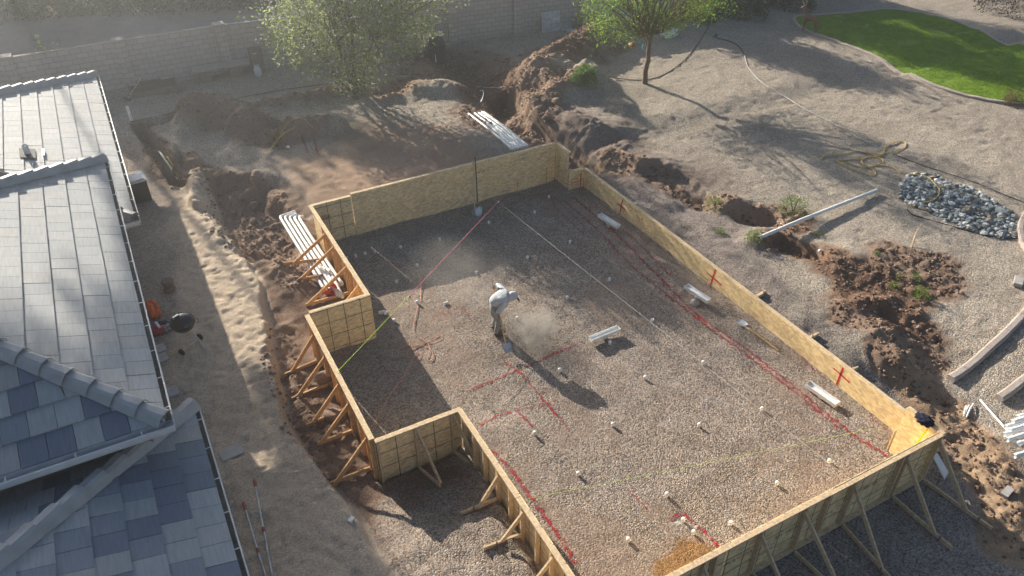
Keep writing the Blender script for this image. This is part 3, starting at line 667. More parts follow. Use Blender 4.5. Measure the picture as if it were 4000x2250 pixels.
def hip_caps(a, b, w=.17, h=.105, n=None, r=.0):
    """overlapping angular cap tiles from the low end a to the high end b"""
    a = Vector(a); b = Vector(b); d = b-a; Lh = d.length; d.normalize(); sd = d.cross(Vector((0,0,1))).normalized(); up = sd.cross(d)
    n = n or int(Lh/.40); mb = MB()
    for i in range(n):
        p = a+d*(Lh*i/n-.04); q = a+d*(Lh*(i+1)/n+.03); k0, k1 = 1.08, .92; lift0, lift1 = .045, .0
        def ring(c, k, l): return [c+sd*(x*w*k)+up*(y*h*k+l+r) for x, y in ((-1,-.55),(-.62,.62),(-.30,1.0),(.30,1.0),(.62,.62),(1,-.55))]
        A, B = ring(p, k0, lift0), ring(q, k1, lift1); A2 = [v-up*.022 for v in A]
        j = len(mb.v)
        mb.add(A+B+A2, [(i_, i_+1, 7+i_, 6+i_) for i_ in range(5)]+[(12+i_, 12+i_+1, i_+1, i_) for i_ in range(5)], tilecol())
    return mb
def gutter(pts, outv, straps, k=1., clean=False):
    o = Vector((*outv, 0)); mb = MB(); inn = MB(); st = MB()
    for a, b in zip(pts[:-1], pts[1:]):
        a = Vector(a); b = Vector(b); d = (b-a).normalized()
        A = lambda u, z: (o*u*k+Vector((0,0,z)))
        prof = [(.0,.0), (.0,-.10), (.02,-.125), (.10,-.125), (.128,-.06), (.128,.012), (.108,.012)]
        vs = [a+A(u, z) for u, z in prof]+[b+A(u, z) for u, z in prof]; m = len(prof)
        mb.add(vs, [(i, i+1, m+i+1, m+i) for i in range(m-1)]); mb.add(vs[:m], [tuple(range(m))]); mb.add(vs[m:], [tuple(range(m))[::-1]])
        mb.beam(a+A(.118,.016), b+A(.118,.016), .022, .012)
        inn.prism([a+A(.004,-.085), b+A(.004,-.085), b+A(.118,-.085), a+A(.118,-.085)], (0,0,-.01))
        Lg = (b-a).length; n = max(1, int(Lg/straps))
        for i in range(n): p = a+d*(Lg*(i+.5)/n); mb.beam(p+A(0,.015), p+A(.118,.015), .02, .006)
    g = sub(mb, 'gutter', M['gutter'], house); sub(inn, 'gutter_bed', M['gutter'] if clean else M['gutter_in'], g); return g
# middle volume (higher): eave along x = -.90
X2, Z2, y2a, y2b, p2 = -.84, 3.9, 19.80, 9.98, .40
X1, Z1, y1a, y1b, p1 = -.56, 2.9, 28.95, 18.45, .32
X3, Z3, y3a, y3b, p3 = -.47, 2.9, 11.15, 1.0, .32
def roof(name_m, *planes, **k):
    mb = MB()
    for q in planes: mb.v and None; o = len(mb.v); mb.v += q.v; mb.f += [tuple(i+o for i in f) for f in q.f]; mb.c += q.c; mb.sm += q.sm
    return sub(mb, 'roof', M['tile'], house)
L2 = y2a-y2b; W2 = 9.
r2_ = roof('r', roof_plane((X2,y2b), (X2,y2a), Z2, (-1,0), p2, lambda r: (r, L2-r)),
           roof_plane((X2-W2,y2b), (X2,y2b), Z2, (0,1), p2, lambda r: (r, W2-r), dark=2), roof_plane((X2,y2a), (X2-W2,y2a), Z2, (0,-1), p2, lambda r: (r, W2-r)))  # near slope: shade put into its colour by darker tiles
L1 = y1a-y1b; L3 = y3a-y3b
r1_ = roof('r', roof_plane((X1,y1b), (X1,y1a), Z1, (-1,0), p1, lambda r: (r, L1-r)), roof_plane((X1,y1a), (X1-W2,y1a), Z1, (0,-1), p1, lambda r: (r, W2-r)), roof_plane((X1-1.2,y1b), (X1,y1b), Z1, (0,1), p1, lambda r: (-5, 1.2-r)))
r3_ = roof('r', roof_plane((X3,y3b), (X3,y3a), Z3, (-1,0), p3, lambda r: (r, L3-r), dark=2), roof_plane((X3,y3a), (X3-W2,y3a), Z3, (0,-1), p3, lambda r: (r, W2-r), dark=1))  # lower roof: darker tiles carry its shade in their colour
def hip(x, y, z, sy, p, s, rr): return hip_caps((x+.02, y-.02*sy, z+.04), (x-s, y+sy*s, z+p*s+.04))
sub(hip(X2, y2b, Z2, 1, p2, 4.5, r2_), 'ridge_cap', M['cap'], r2_); sub(hip(X2, y2a, Z2, -1, p2, 4.5, r2_), 'ridge_cap', M['cap'], r2_)
sub(hip(X1, y1a, Z1, -1, p1, 4.6, r1_), 'ridge_cap', M['cap'], r1_); sub(hip(X1, y1b, Z1, 1, p1, 1.1, r1_), 'ridge_cap', M['cap'], r1_); sub(hip(X3, y3a, Z3, -1, p3, 4.6, r3_), 'ridge_cap', M['cap'], r3_)
gutter([(X2+.03, y2b-.12, Z2-.02), (X2+.03, y2a+.02, Z2-.02)], (1,0), .72); gutter([(X2-W2, y2b-.03, Z2-.02), (X2+.14, y2b-.03, Z2-.02)], (0,-1), .9, 1.5, True)
gutter([(X1+.03, y1b-.1, Z1-.02), (X1+.03, y1a+.02, Z1-.02)], (1,0), .72); gutter([(X3+.03, y3b, Z3-.02), (X3+.03, y3a+.05, Z3-.02)], (1,0), .72)
gutter([(X1-1.3, y1b-.03, Z1-.02), (X1+.1, y1b-.03, Z1-.02)], (0,-1), .72)
w = MB()
w.box((-4.52, 14.9, 2.05), (7.0, 9.0, 3.5)); sub(w, 'wall', M['stucco'], house)
w = MB(); w.box((-4.55, 21.7, 1.6), (7.0, 4.5, 2.55)); sub(w, 'wall', M['stucco'], house)
w = MB(); w.box((-4.55, 5.35, 1.6), (7.0, 9.9, 2.55)); sub(w, 'wall', M['stucco'], house)
# soffit boards close the eaves from below; posts carry the porch roof
w = MB()
for x, ya, yb, z in ((X2, y2b, y2a, Z2-.03), (X1, y1b, y1a, Z1-.03), (X3, y3b, y3a, Z3-.03)): w.box((x-1.6, (ya+yb)/2, z-.03), (3.2, yb-ya, .05))
w.box((X2-4.5, y2b+.5, Z2-.061), (8.9, .98, .05)); sub(w, 'soffit', M['stucco'], house)
for y in (28.4, ):
    w = MB(); w.box((-1.05, y, 1.65), (.14, .14, 2.4)); sub(w, 'porch_post', M['stucco'], house)
# dark wall strip below the middle volume's near eave, eave shade put into its colour
w = MB(); w.box((-4.6, 10.36, 3.35), (7.0, .06, .9)); sub(w, 'eave_shade_strip', M['wooddark'], house)
def roofz(x, xe, ze, p): return ze+p*(xe-x)
def on_roof(dx, dy, xe, ze, p):
    z = ze
    for _ in range(40): q = U(dx, dy, z); z = roofz(q.x, xe, ze, p)
    return U(dx, dy, z)
q = on_roof(72, 392, X1, Z1, p1); v = MB(); v.lathe([(.075,-.1),(.075,.26),(.068,.26),(.068,.05)], 14, q+Vector((0,0,.05))); vp = sub(v, 'vent_pipe', M['gutter'], house)
v = MB(); v.prism([q+Vector((.28*a, .3*b, -.32*.28*a+.07)) for a, b in ((-.6,-1),(.6,-1),(.6,1),(-.6,1))], (0,0,.012)); sub(v, 'flashing', M['lattice'], vp)
q = on_roof(165, 455, X1, Z1, p1) if False else on_roof(112, 390, X1, Z1, p1)
v = MB(); v.beam(q+Vector((0,-.2,.07)), q+Vector((0,.2,.07)), .05, .05); sub(v, 'flashing', M['galv'], house)
# pale insulated duct lying under the near eave of the middle volume
v = MB(); v.tube([(-4.6,10.22,3.56), (-1.55,10.22,3.54)], .11, 10); sub(v, 'eave_pipe', M['gutter'], house)

# ------------------------------------------------------------------ block wall at the back of the yard
HW = 1.93
for (wa, wb, plx, lab) in ((WALL[0], WALL[1], (-11.1, -7.2, -3.33, .55, 4.4), 'long grey concrete block wall behind the planter and the slab bench'), (WALL[1], WALL[2], (8.0, 11.2, 14.2, 17.3, 20.6, 23.8, 27., 30.2), 'grey concrete block wall running on behind both yard trees')):
    a = Vector((wa[0], wa[1], 0)); bb = Vector((wb[0], wb[1], 0)); dv = (bb-a).normalized()
    bwall = thing('block_wall', (a.x, a.y, YD-.3), lab, 'wall', 'block walls around the yard'); bwall.rotation_euler = (0, 0, math.atan2(dv.y, dv.x))
    ORG[bwall.name] = Vector((0,0,0)); Lb = (bb-a).length; ps = [(x-a.x)/dv.x for x in plx]; st_ = [0]+ps+[Lb]
    for i in range(len(st_)-1):
        x0, x1 = st_[i]+(.2 if i else 0), st_[i+1]-(.2 if i < len(st_)-2 else 0)
        if x1-x0 < .02: continue
        mb = MB(); mb.box(((x0+x1)/2, .1, (HW+.3)/2), (x1-x0, .15, HW+.3)); pn = sub(mb, 'wall_panel', M['block'], bwall)
        mb = MB(); mb.box(((x0+x1)/2, .1, HW+.3+.02), (x1-x0, .17, .035)); sub(mb, 'coping', M['concrete'], pn)
    for x in ps:
        mb = MB(); mb.box((x, .08, (HW+.36)/2), (.398, .4, HW+.36)); pi_ = sub(mb, 'pilaster', M['block'], bwall)
        mb = MB(); mb.box((x, .08, HW+.36+.03), (.45, .46, .055)); sub(mb, 'pilaster_cap', M['concrete'], pi_)

# ------------------------------------------------------------------ trees, shrubs, weeds
def leaf_mesh(name, pts, size, cols, m, parent, aspect=3., droop=.3, off=None):
    """many small leaf faces (bent diamonds) at the given points"""
    n = len(pts); pts = np.asarray(pts)
    d = rng.normal(size=(n, 3)); d[:, 2] -= droop; d /= np.linalg.norm(d, axis=1)[:, None]
    e = rng.normal(size=(n, 3)); e -= d*(e*d).sum(1)[:, None]; e /= np.linalg.norm(e, axis=1)[:, None]
    L_ = size*rng.uniform(.6, 1.4, n)[:, None]; w = L_/aspect
    v = np.stack([pts, pts+d*L_*.5+e*w*.5, pts+d*L_, pts+d*L_*.5-e*w*.5], 1).reshape(-1, 3)
    off = ORG.get(parent.name, Vector()) if parent is not None else Vector(off)
    v = v-np.array(off)
    me = bpy.data.meshes.new(name); me.vertices.add(4*n); me.vertices.foreach_set('co', v.astype(np.float32).ravel())
    me.loops.add(4*n); me.polygons.add(n); me.loops.foreach_set('vertex_index', np.arange(4*n, dtype=np.int32)); me.polygons.foreach_set('loop_start', np.arange(0, 4*n, 4, dtype=np.int32))
    me.update(calc_edges=True)
    cols = np.asarray(cols); c = cols[rng.integers(0, len(cols), n)]*rng.uniform(.75, 1.25, (n, 1)); c4 = np.concatenate([c, np.ones((n, 1))], 1).repeat(4, 0)
    at = me.color_attributes.new('Col', 'FLOAT_COLOR', 'CORNER'); at.data.foreach_set('color', c4.astype(np.float32).ravel())
    me.materials.append(m); o = bpy.data.objects.new(name, me); COL.link(o); o.parent = parent
    if parent is None: o.location = off
    return o
def limb(mb, a, b, r0, r1, wob=.12, n=5):
    a = Vector(a); b = Vector(b); L_ = (b-a).length; pts = []; rs = []
    for i in range(n+1):
        t = i/n; p = a.lerp(b, t)
        if 0 < i < n: p = p+Vector([random.gauss(0, wob*L_*.25) for _ in range(3)])
        pts.append(p); rs.append(r0+(r1-r0)*t)
    mb.tube(pts, rs, 7); return pts
def tree(name, base, label, group, crown_c, crown_r, clumps, per, size, cols, bark, trunks, clump_r=.45, aspect=3., blossoms=None, low=-1., hang=.3, cat='tree', seed=1, extra=(), limbs=True):
    global rng
    rng = np.random.default_rng(seed); random.seed(seed)
    t = thing(name, base, label, cat, group); base = Vector(base)
    cc = Vector(crown_c); cr = Vector(crown_r); C = []
    while len(C) < clumps:
        p = rng.uniform(-1, 1, 3); q = np.linalg.norm(p)
        if q > 1 or q < .30 or p[2] < low: continue
        C.append(cc+Vector((p[0]*cr.x, p[1]*cr.y, p[2]*cr.z)))
    C += [Vector(e) for e in extra]
    mb = MB(); ends = []
    for (dx, dy, h, r) in trunks:
        pts = limb(mb, base-Vector((0,0,.15)), base+Vector((dx, dy, h)), r, r*.62, .045, 6); ends.append((pts[-1], r*.6)); ends.append((pts[4], r*.62))
    for c in (C if limbs else []):
        e, r = min(ends[:len(trunks)*2], key=lambda q: (q[0]-c).length+random.uniform(0, .5)); limb(mb, e, c, r*.55, .012, .16, 4)
    sub(mb, 'trunk', bark, t)
    pts = []
    for c in C:
        k = int(per*rng.uniform(.5, 1.5)); s = clump_r*rng.uniform(.6, 1.3)
        q = rng.normal(size=(k, 3))*s*np.array([1, 1, .65])+np.array(c); pts.append(q)
    pts = np.concatenate(pts); pts = pts[pts[:, 2] > base.z+.15]
    leaf_mesh('crown', pts, size, cols, M['leaf'], t, aspect, hang)
    if blossoms:
        k, bc, bs = blossoms; idx = rng.integers(0, len(pts), k); leaf_mesh('blossom', pts[idx]+rng.normal(size=(k, 3))*.05, bs, bc, M['petal'], t, 1.3, 0)
    return t
LG = [(.26,.33,.09), (.31,.38,.12), (.19,.25,.06), (.37,.43,.17)]
b1 = G(893, 236)
tree('flowering_tree', b1, 'wide pale green tree with lilac blossoms on several thin trunks', 'yard trees', (b1.x+.25, b1.y, 3.95), (3.4, 2.9, 2.5), 165, 175, .14, LG, M['bark'],
     [(-.5,-.2,2.2,.09), (.25,.1,2.4,.10), (.9,-.3,2.1,.07), (-1.2,.3,2.0,.06), (.1,.5,2.6,.08)], .42, 3.2, (6500, [(.50,.40,.50), (.58,.48,.56), (.44,.34,.46)], .085), low=-.72, seed=3,
     extra=[(b1.x+.55, b1.y, 6.7), (b1.x+.8, b1.y-.2, 7.1), (b1.x+.2, b1.y+.2, 6.4), (b1.x-.2, b1.y-.5, .9), (b1.x-.1, b1.y-.6, 1.2), (b1.x+.0, b1.y-.5, 1.5), (b1.x+.05,b1.y-.4,1.9)])
YG = [(.22,.34,.03), (.30,.42,.05), (.15,.25,.03), (.12,.20,.04)]
b2 = G(1622, 209)
tree('mesquite_tree', b2, 'bright yellow green feathery tree on one leaning brown trunk in open gravel', 'yard trees', (b2.x+.15, b2.y+.1, 4.1), (2.95, 2.5, 1.8), 80, 190, .12, YG, M['bark2'],
     [(.08,.0,1.95,.115)], .34, 4.2, None, low=-.95, hang=.9, seed=5)
DG = [(.030,.052,.020), (.045,.070,.025), (.022,.036,.016)]
def shrub(name, p, label, r, h, n, size, cols, group=None, cat='shrub', seed=1, aspect=2.5, stems=5, m=None, dome=True, z0=.0):
    global rng
    rng = np.random.default_rng(seed); random.seed(seed); p = Vector(p); t = thing(name, p, label, cat, group)
    q = rng.normal(size=(n, 3)); q /= np.linalg.norm(q, axis=1)[:, None]; q[:, 2] = np.abs(q[:, 2]); rad = rng.uniform(.55, 1.0, n)**.5
    lump = 1+.18*np.sin(q[:, 0]*4+seed)+.14*np.sin(q[:, 1]*6+q[:, 2]*5)
    pts = q*(rad*lump)[:, None]*np.array([r, r, h])+np.array(p)+np.array([0, 0, z0])
    leaf_mesh('foliage', pts, size, cols, M['leaf'], t, aspect, 0)
    mb = MB()
    for i in range(stems):
        a = random.uniform(0, 6.3); mb.tube([p-Vector((0,0,.05)), p+Vector((math.cos(a)*r*.3, math.sin(a)*r*.3, h*.5)), p+Vector((math.cos(a)*r*.6, math.sin(a)*r*.6, h*.8))], [.02, .014, .006], 5)
    sub(mb, 'stem', M['bark'], t); return t
for i, (d, r, h, lab) in enumerate([((1862,36), 1.25, 1.7, 'large dark rounded shrub right of the yellow green tree'), ((1985,14), 1.3, 1.7, 'dark shrub cut by the top edge behind the deer'),
                                    ((1765,45), .9, 1.3, 'dark green shrub behind the white sack'), ((2545,22), 1.7, 1.9, 'very dark purplish shrub in the top right corner')]):
    shrub('bush', G(*d), lab, r, h, 4200, .11, DG if i < 3 else [(.030,.022,.022), (.040,.032,.028), (.02,.022,.014)], 'dark bushes along the top', seed=20+i)
shrub('round_shrub', G(1467, 196, -.15), 'neat round green shrub at the edge of the big soil heap', .52, .62, 4200, .085, [(.12,.20,.045), (.16,.25,.06), (.09,.15,.035)], seed=31, aspect=5)
shrub('small_bush', G(2545, 262), 'small rust tipped bush beside the lawn border', .38, .45, 900, .11, [(.12,.15,.05), (.20,.16,.07), (.26,.14,.08), (.09,.11,.04)], seed=32, aspect=6)
WG = [(.16,.26,.05), (.22,.33,.07), (.12,.20,.04)]
def weed(d, r, h, n, label, cols=WG, seed=0, sz=.07, dz=0):
    return shrub('weed', G(*d, dz), label, r, h, n, sz, cols, 'weeds in the dug soil', 'weed', seed=seed, aspect=5, stems=3)
weed((1800,524), .34, .42, 800, 'feathery grey green weed at the left edge of the small hole', [(.16,.22,.07), (.20,.26,.09)], 41)
weed((1995,532), .42, .55, 1100, 'biggest feathery green weed above the end of the white pole', [(.14,.21,.06), (.18,.25,.08)], 42)
weed((1895,603), .24, .3, 450, 'yellow green weed touching the near end of the white pole', seed=43)
weed((1811,585), .15, .1, 140, 'flat little weed left of the pole', seed=44)
weed((2056,592), .22, .1, 160, 'low weed strip under the white pole', [(.14,.17,.06)], 45)
weed((2316,748), .22, .3, 480, 'brightest bushy weed on the brown soil patch', seed=46)
weed((2306,705), .14, .2, 180, 'small weed above the brightest one on the brown soil', seed=47)
weed((2248,722), .13, .14, 140, 'small weed left of the brightest one on the brown soil', seed=48)
weed((2205,640), .08, .08, 60, 'tiny seedling high on the brown soil patch', seed=49); weed((2262,700), .09, .09, 60, 'tiny seedling beside the white scrap on the brown soil', seed=50)
weed((1282,1305), .22, .35, 260, 'vivid lime weed growing beside the near left wall', [(.26,.44,.03), (.34,.52,.05)], 51)
shrub('wispy_shrub', G(690, 352), 'dry yellowish clump on the edge of the dug soil', .35, .35, 500, .10, [(.24,.19,.06), (.20,.20,.07)], seed=52, aspect=7)
for i, (d, r, h, lab) in enumerate([((118,148), .42, .75, 'larger sunlit sapling peeping over the back wall'), ((148,142), .18, .4, 'thin sprig beside the larger sapling behind the back wall'), ((612,80), .22, .5, 'lone small sapling behind the middle of the back wall'), ((668,72), .14, .35, 'faint sprig behind the back wall nearest the flowering tree')]):
    p = U(d[0], d[1], 2.3); p.z = .55; p.y += .55
    q = U(d[0], d[1], 2.3); q = Vector((q.x, max(q.y, float(wall_y(q.x))+.5), .55))
    shrub('sapling', q, lab, r, 2.2+h*.3, 240, .13, [(.30,.42,.05), (.38,.48,.08)], 'saplings behind the wall', 'sapling', seed=60+i, aspect=3, stems=6)
# the rows of tall trees beyond the open ground: they close the view at the top left and shade the back of the yard
for i, (x, y, hz, rx, rz, lab) in enumerate([(-3.2, 52.5, 7.0, 3.0, 4.4, 'dense tree left of the middle beyond the open ground'), (1.6, 51, 6.8, 2.8, 4.2, 'dense tree in the middle beyond the open ground'),
                                             (-7.0, 54.0, 6.0, 2.6, 4.6, 'dense tree at the top left corner beyond the open ground'), (6.0, 50.5, 4.6, 2.6, 2.8, 'lowest dense tree beyond the open ground near the flowering tree')]):
    tree('tall_tree', (x, y, .5), lab, 'trees beyond the open ground', (x, y, hz), (rx, rx*.8, rz), 60, 150, .34, DG+[(.05,.07,.03)], M['bark'], [(0,0,hz-rz*.4,.22)], .75, 2.2, None, seed=70+i)
random.seed(12); ex = []  # added tree out of view: crown clumps set where they shade the lower roof
for k_ in range(120): ye = random.uniform(-9, .1); h_ = (52-ye)/2.65; ex.append((random.uniform(-2.9, 1.2)-.46*h_, 52+random.uniform(-.5, .5), .6+h_))
tree('tall_tree', (-4.5, 52, .5), 'added unseen tall tree, its broad top shaped to shade the lower roof', 'trees beyond the open ground', (-8, 52, 20), (.5,.5,1), 1, 130, .34, DG, M['bark'], [(.05,0,14.0,.13),(-2.4,0,19.5,.06)], .36, 2.2, None, seed=79, extra=ex, limbs=False)
random.seed(14); ex = []  # added slim tree, unseen: leaf column placed to shade the sand bank
for ye in np.linspace(13.5, 2.5, 80): h_ = (53-ye)/2.65; ex.append((random.uniform(1.0, 1.45)-.46*h_, 53+random.uniform(-.3,.3), .6+h_))
tree('tall_tree', (-3.8, 53, .5), 'added unseen slim tree, its leaf column shaped to shade the sand bank', 'trees beyond the open ground', (-6.6, 53, 17), (.2,.2,.3), 1, 60, .26, DG, M['bark'], [(.0,0,14.4,.10)], .17, 2.2, None, seed=78, extra=ex, limbs=False)
for i, (d, w) in enumerate([((60,42), 2.4), ((190,36), 2.4), ((320,30), 2.4), ((450,24), 2.3), ((570,16), 2.2), ((680,12), 2.0)]):
    p = U(*d, .5); shrub('hedge_shrub', p+Vector((0, 1.6, 0)), ['hazy broad hedge shrub at the top left corner','hazy broad hedge shrub second from the top left corner','hazy hedge shrub above the left pilasters','hazy hedge shrub in the middle of the top left row','hazy hedge shrub above dry grass at the field edge','hazy hedge shrub nearest the flowering tree'][i], w, 2.4, 2600, .26, [(.09,.13,.05), (.07,.10,.04), (.12,.15,.06)], 'hedge at the far edge of the open ground', 'hedge', seed=80+i, aspect=2)
# trees standing past the top edge whose shade falls on lawn and gravel
def off_tree(d, h, r, rz, seed, lab, n=50, per=130):
    s = U(*d, YD); dz = h-YD; p = Vector((s.x-.46*dz, s.y+2.65*dz, YD))
    tree('shade_tree', p, lab, 'trees past the top right edge', (p.x, p.y, h), (r, r, rz), n, int(per*1.9), .25, DG, M['bark'], [(0,0,h-rz*.5,.14)], .5, 2.5, None, seed=seed)
for i_, (d_, h_, lab) in enumerate([((2085,64), 5.0, 'first leafy tree of the row past the top edge shading the lawn'), ((2185,86), 5.5, 'second leafy tree of the row past the top edge shading the lawn'), ((2285,112), 6.0, 'third leafy tree of the row past the top edge shading the lawn'),
                                  ((2385,140), 6.5, 'fourth leafy tree of the row past the top edge shading the lawn'), ((2480,166), 7.0, 'fifth leafy tree of the row past the top edge shading the lawn'), ((2570,190), 7.5, 'last leafy tree of the row past the top edge shading the lawn')]):
    off_tree(d_, h_, 1.15-.06*i_, .95, 90+i_*10, lab, 46, 140)
off_tree((2060,165), 4.6, 1.0, 1.1, 92, 'leafy tree past the top edge shading the gravel by the deer', 34)
off_tree((1960,130), 3.6, .8, .9, 93, 'short leafy tree behind the dark shrubs', 26)
off_tree((2490,90), 4.4, 1.3, 1.0, 94, 'broad leafy tree behind the purplish corner shrub', 36)

# ------------------------------------------------------------------ lawn, kerbs, river rocks
lawn_d = [(1996,50),(2000,42),(2020,40),(2060,38),(2100,36),(2150,32),(2185,28),(2215,24),(2260,26),(2310,32),(2360,42),(2410,56),(2460,76),(2510,98),(2560,112),(2640,128),(2760,150),
          (2900,230),(2760,290),(2640,272),(2560,262),(2500,255),(2440,243),(2380,226),(2320,203),(2270,176),(2225,152),(2180,132),(2120,110),(2080,95),(2040,82),(2010,68)]
lp = [U(*d, YD+.03) for d in lawn_d]; lp = [Vector((p.x, p.y, 0)) for p in lp]
lps = smooth(lp+[lp[0]], 2)[:-1]
def in_poly(x, y, poly):
    c = np.zeros(x.shape, bool); n = len(poly)
    for i in range(n):
        x0, y0 = poly[i].x, poly[i].y; x1, y1 = poly[(i+1) % n].x, poly[(i+1) % n].y
        k = ((y0 > y) != (y1 > y)) & (x < (x1-x0)*(y-y0)/((y1-y0) if abs(y1-y0) > 1e-9 else 1e-9)+x0); c ^= k
    return c
mb = MB(); bot = []
m_l = bpy.data.meshes.new('lawn_base'); bmx = bmesh.new()
vs = [bmx.verts.new((p.x, p.y, gz(p.x, p.y)+.055)) for p in lps]; f = bmx.faces.new(vs); bmesh.ops.triangulate(bmx, faces=[f])
bmx.to_mesh(m_l); bmx.free(); lo = bpy.data.objects.new('lawn_base', m_l); COL.link(lo); lo['kind'] = 'structure'
m_l.materials.append(mat('turf_backing', (.17,.26,.022), .95, noise=.3, nscale=3))
xs = np.array([p.x for p in lps]); ys = np.array([p.y for p in lps])
qx = rng.uniform(xs.min(), min(xs.max(), 36.5), 110000); qy = rng.uniform(ys.min(), ys.max(), 110000); k = in_poly(qx, qy, lps); qx, qy = qx[k], qy[k]
nb = len(qx); gzv = H(qx, qy)+.05; d = rng.normal(size=(nb, 2))*.018; hgt = rng.uniform(.03, .06, nb); wv = rng.normal(size=(nb, 2)); wv /= np.linalg.norm(wv, axis=1)[:, None]; wv *= .012
P0 = np.stack([qx-wv[:, 0], qy-wv[:, 1], gzv], 1); P1 = np.stack([qx+wv[:, 0], qy+wv[:, 1], gzv], 1); P2 = np.stack([qx+d[:, 0], qy+d[:, 1], gzv+hgt], 1)
me = bpy.data.meshes.new('grass'); me.vertices.add(3*nb); me.vertices.foreach_set('co', np.stack([P0, P1, P2], 1).astype(np.float32).ravel())
me.loops.add(3*nb); me.polygons.add(nb); me.loops.foreach_set('vertex_index', np.arange(3*nb, dtype=np.int32)); me.polygons.foreach_set('loop_start', np.arange(0, 3*nb, 3, dtype=np.int32)); me.update(calc_edges=True)
me.materials.append(mat('turf', (.26,.40,.030), .7, noise=.25, nscale=2.5, trans=.4)); go = bpy.data.objects.new('grass', me); COL.link(go); tag(go, 'short bright green artificial turf', 'grass', kind='stuff')
def kerb(pts, w, h, name, label, closed=False):
    """moulded concrete edging: a mitred strip with a sloping top and saw joints"""
    mb = MB(); n = len(pts); rings = []; j = []
    for i, p in enumerate(pts):
        a = pts[(i-1) % n] if closed or i > 0 else p; b = pts[(i+1) % n] if closed or i < n-1 else p
        t = (b-a).normalized(); s = Vector((t.y, -t.x, 0)); z = gz(p.x, p.y); P = Vector((p.x, p.y, z))
        rings.append([P+s*(-w/2)+Vector((0,0,-.06)), P+s*(-w/2)+Vector((0,0,h*.85)), P+s*(-w*.3)+Vector((0,0,h)), P+s*(w*.3)+Vector((0,0,h)), P+s*(w/2)+Vector((0,0,h*.85)), P+s*(w/2)+Vector((0,0,-.06))])
    vs = [v for r in rings for v in r]; m = 6; cnt = n if closed else n-1
    for i in range(cnt):
        k = (i+1) % n
        a_, b_ = rings[i], rings[k]
        if i % 5 == 4: b_ = [v.lerp(u, .06) for v, u in zip(b_, a_)]
        mb.add(a_+b_, [(q, q+1, m+q+1, m+q) for q in range(5)])
    if not closed: mb.add(rings[0], [tuple(range(6))]); mb.add(rings[-1], [tuple(range(6))[::-1]])
    return solo(mb, name, M['concrete'], label, 'edging')
kerb(lps, .17, .10, 'lawn_border', 'pale concrete border curving round the bright lawn', True)
kd = [(2640,520),(2590,530),(2574,548),(2565,572),(2567,600),(2578,625),(2610,660)]
k1 = smooth([U(*q, YD) for q in kd], 2); kerb(k1, .17, .12, 'kerb_edging', 'short curved concrete edging at the right end of the river rocks')
kd = [(2402,928),(2440,908),(2480,882),(2520,852),(2550,822),(2580,790),(2620,735)]
kerb(smooth([U(*q, YD-.05) for q in kd], 2), .19, .13, 'kerb_edging', 'long curved concrete edging ending in the soil at the right')
kerb(smooth([U(*q, YD-.2) for q in [(2518,992),(2550,975),(2590,952),(2640,920)]], 1), .19, .13, 'kerb_edging', 'straight stub of concrete edging in the lower right soil')

def stone_mesh(seed, sub_=1, flat=.6):
    bmx = bmesh.new(); bmesh.ops.create_icosphere(bmx, subdivisions=sub_, radius=1); r = random.Random(seed)
    ax = [Vector([r.gauss(0, 1) for _ in range(3)]).normalized() for _ in range(5)]; cut = [r.uniform(.55, .85) for _ in range(5)]
    for v in bmx.verts:
        for a_, c_ in zip(ax, cut):
            dd = v.co.dot(a_)
            if dd > c_: v.co -= a_*(dd-c_)
        v.co.z *= flat; v.co *= r.uniform(.94, 1.06)
    me = bpy.data.meshes.new('stone'); bmx.to_mesh(me); bmx.free(); return me
rock_d = [(2262,470),(2275,445),(2300,437),(2345,440),(2385,455),(2440,475),(2500,505),(2545,535),(2562,565),(2560,600),(2520,602),(2470,590),(2420,575),(2380,560),(2350,540),(2300,520),(2265,500)]
rp = [U(*q, YD) for q in rock_d]; rx = [p.x for p in rp]; ry = [p.y for p in rp]
RC = [(.24,.265,.265), (.33,.35,.35), (.52,.52,.51), (.16,.185,.185), (.21,.235,.215), (.28,.23,.19), (.58,.58,.57), (.12,.14,.145)]
random.seed(99); variants = []
for c in RC:
    for s in range(3):
        me = stone_mesh(hash((c[0]*100, s)) % 9999); at = me.color_attributes.new('Col', 'FLOAT_COLOR', 'POINT'); at.data.foreach_set('color', np.tile(np.array([*c, 1.], np.float32), len(me.vertices))); me.materials.append(M['rock']); variants.append(me)
spots = []; tries = 0
while len(spots) < 290 and tries < 60000:
    tries += 1; x, y = random.uniform(min(rx), max(rx)), random.uniform(min(ry), max(ry))
    if not in_poly(np.array([x]), np.array([y]), rp)[0]: continue
    if all((x-a)**2+(y-b)**2 > .10**2 for a, b in spots): spots.append((x, y))
for x, y in spots:
    o = bpy.data.objects.new('river_rock', random.choice(variants)); COL.link(o); s = random.uniform(.055, .105); o.scale = (s*random.uniform(.9, 1.5), s, s*random.uniform(.8, 1.2))
    o.location = (x, y, gz(x, y)+s*.45); o.rotation_euler = (random.uniform(-.4, .4), random.uniform(-.4, .4), random.uniform(0, 6.3))
    tag(o, 'grey or white river rock lying in the oval rock bed', 'rock', 'river rocks in the oval bed')
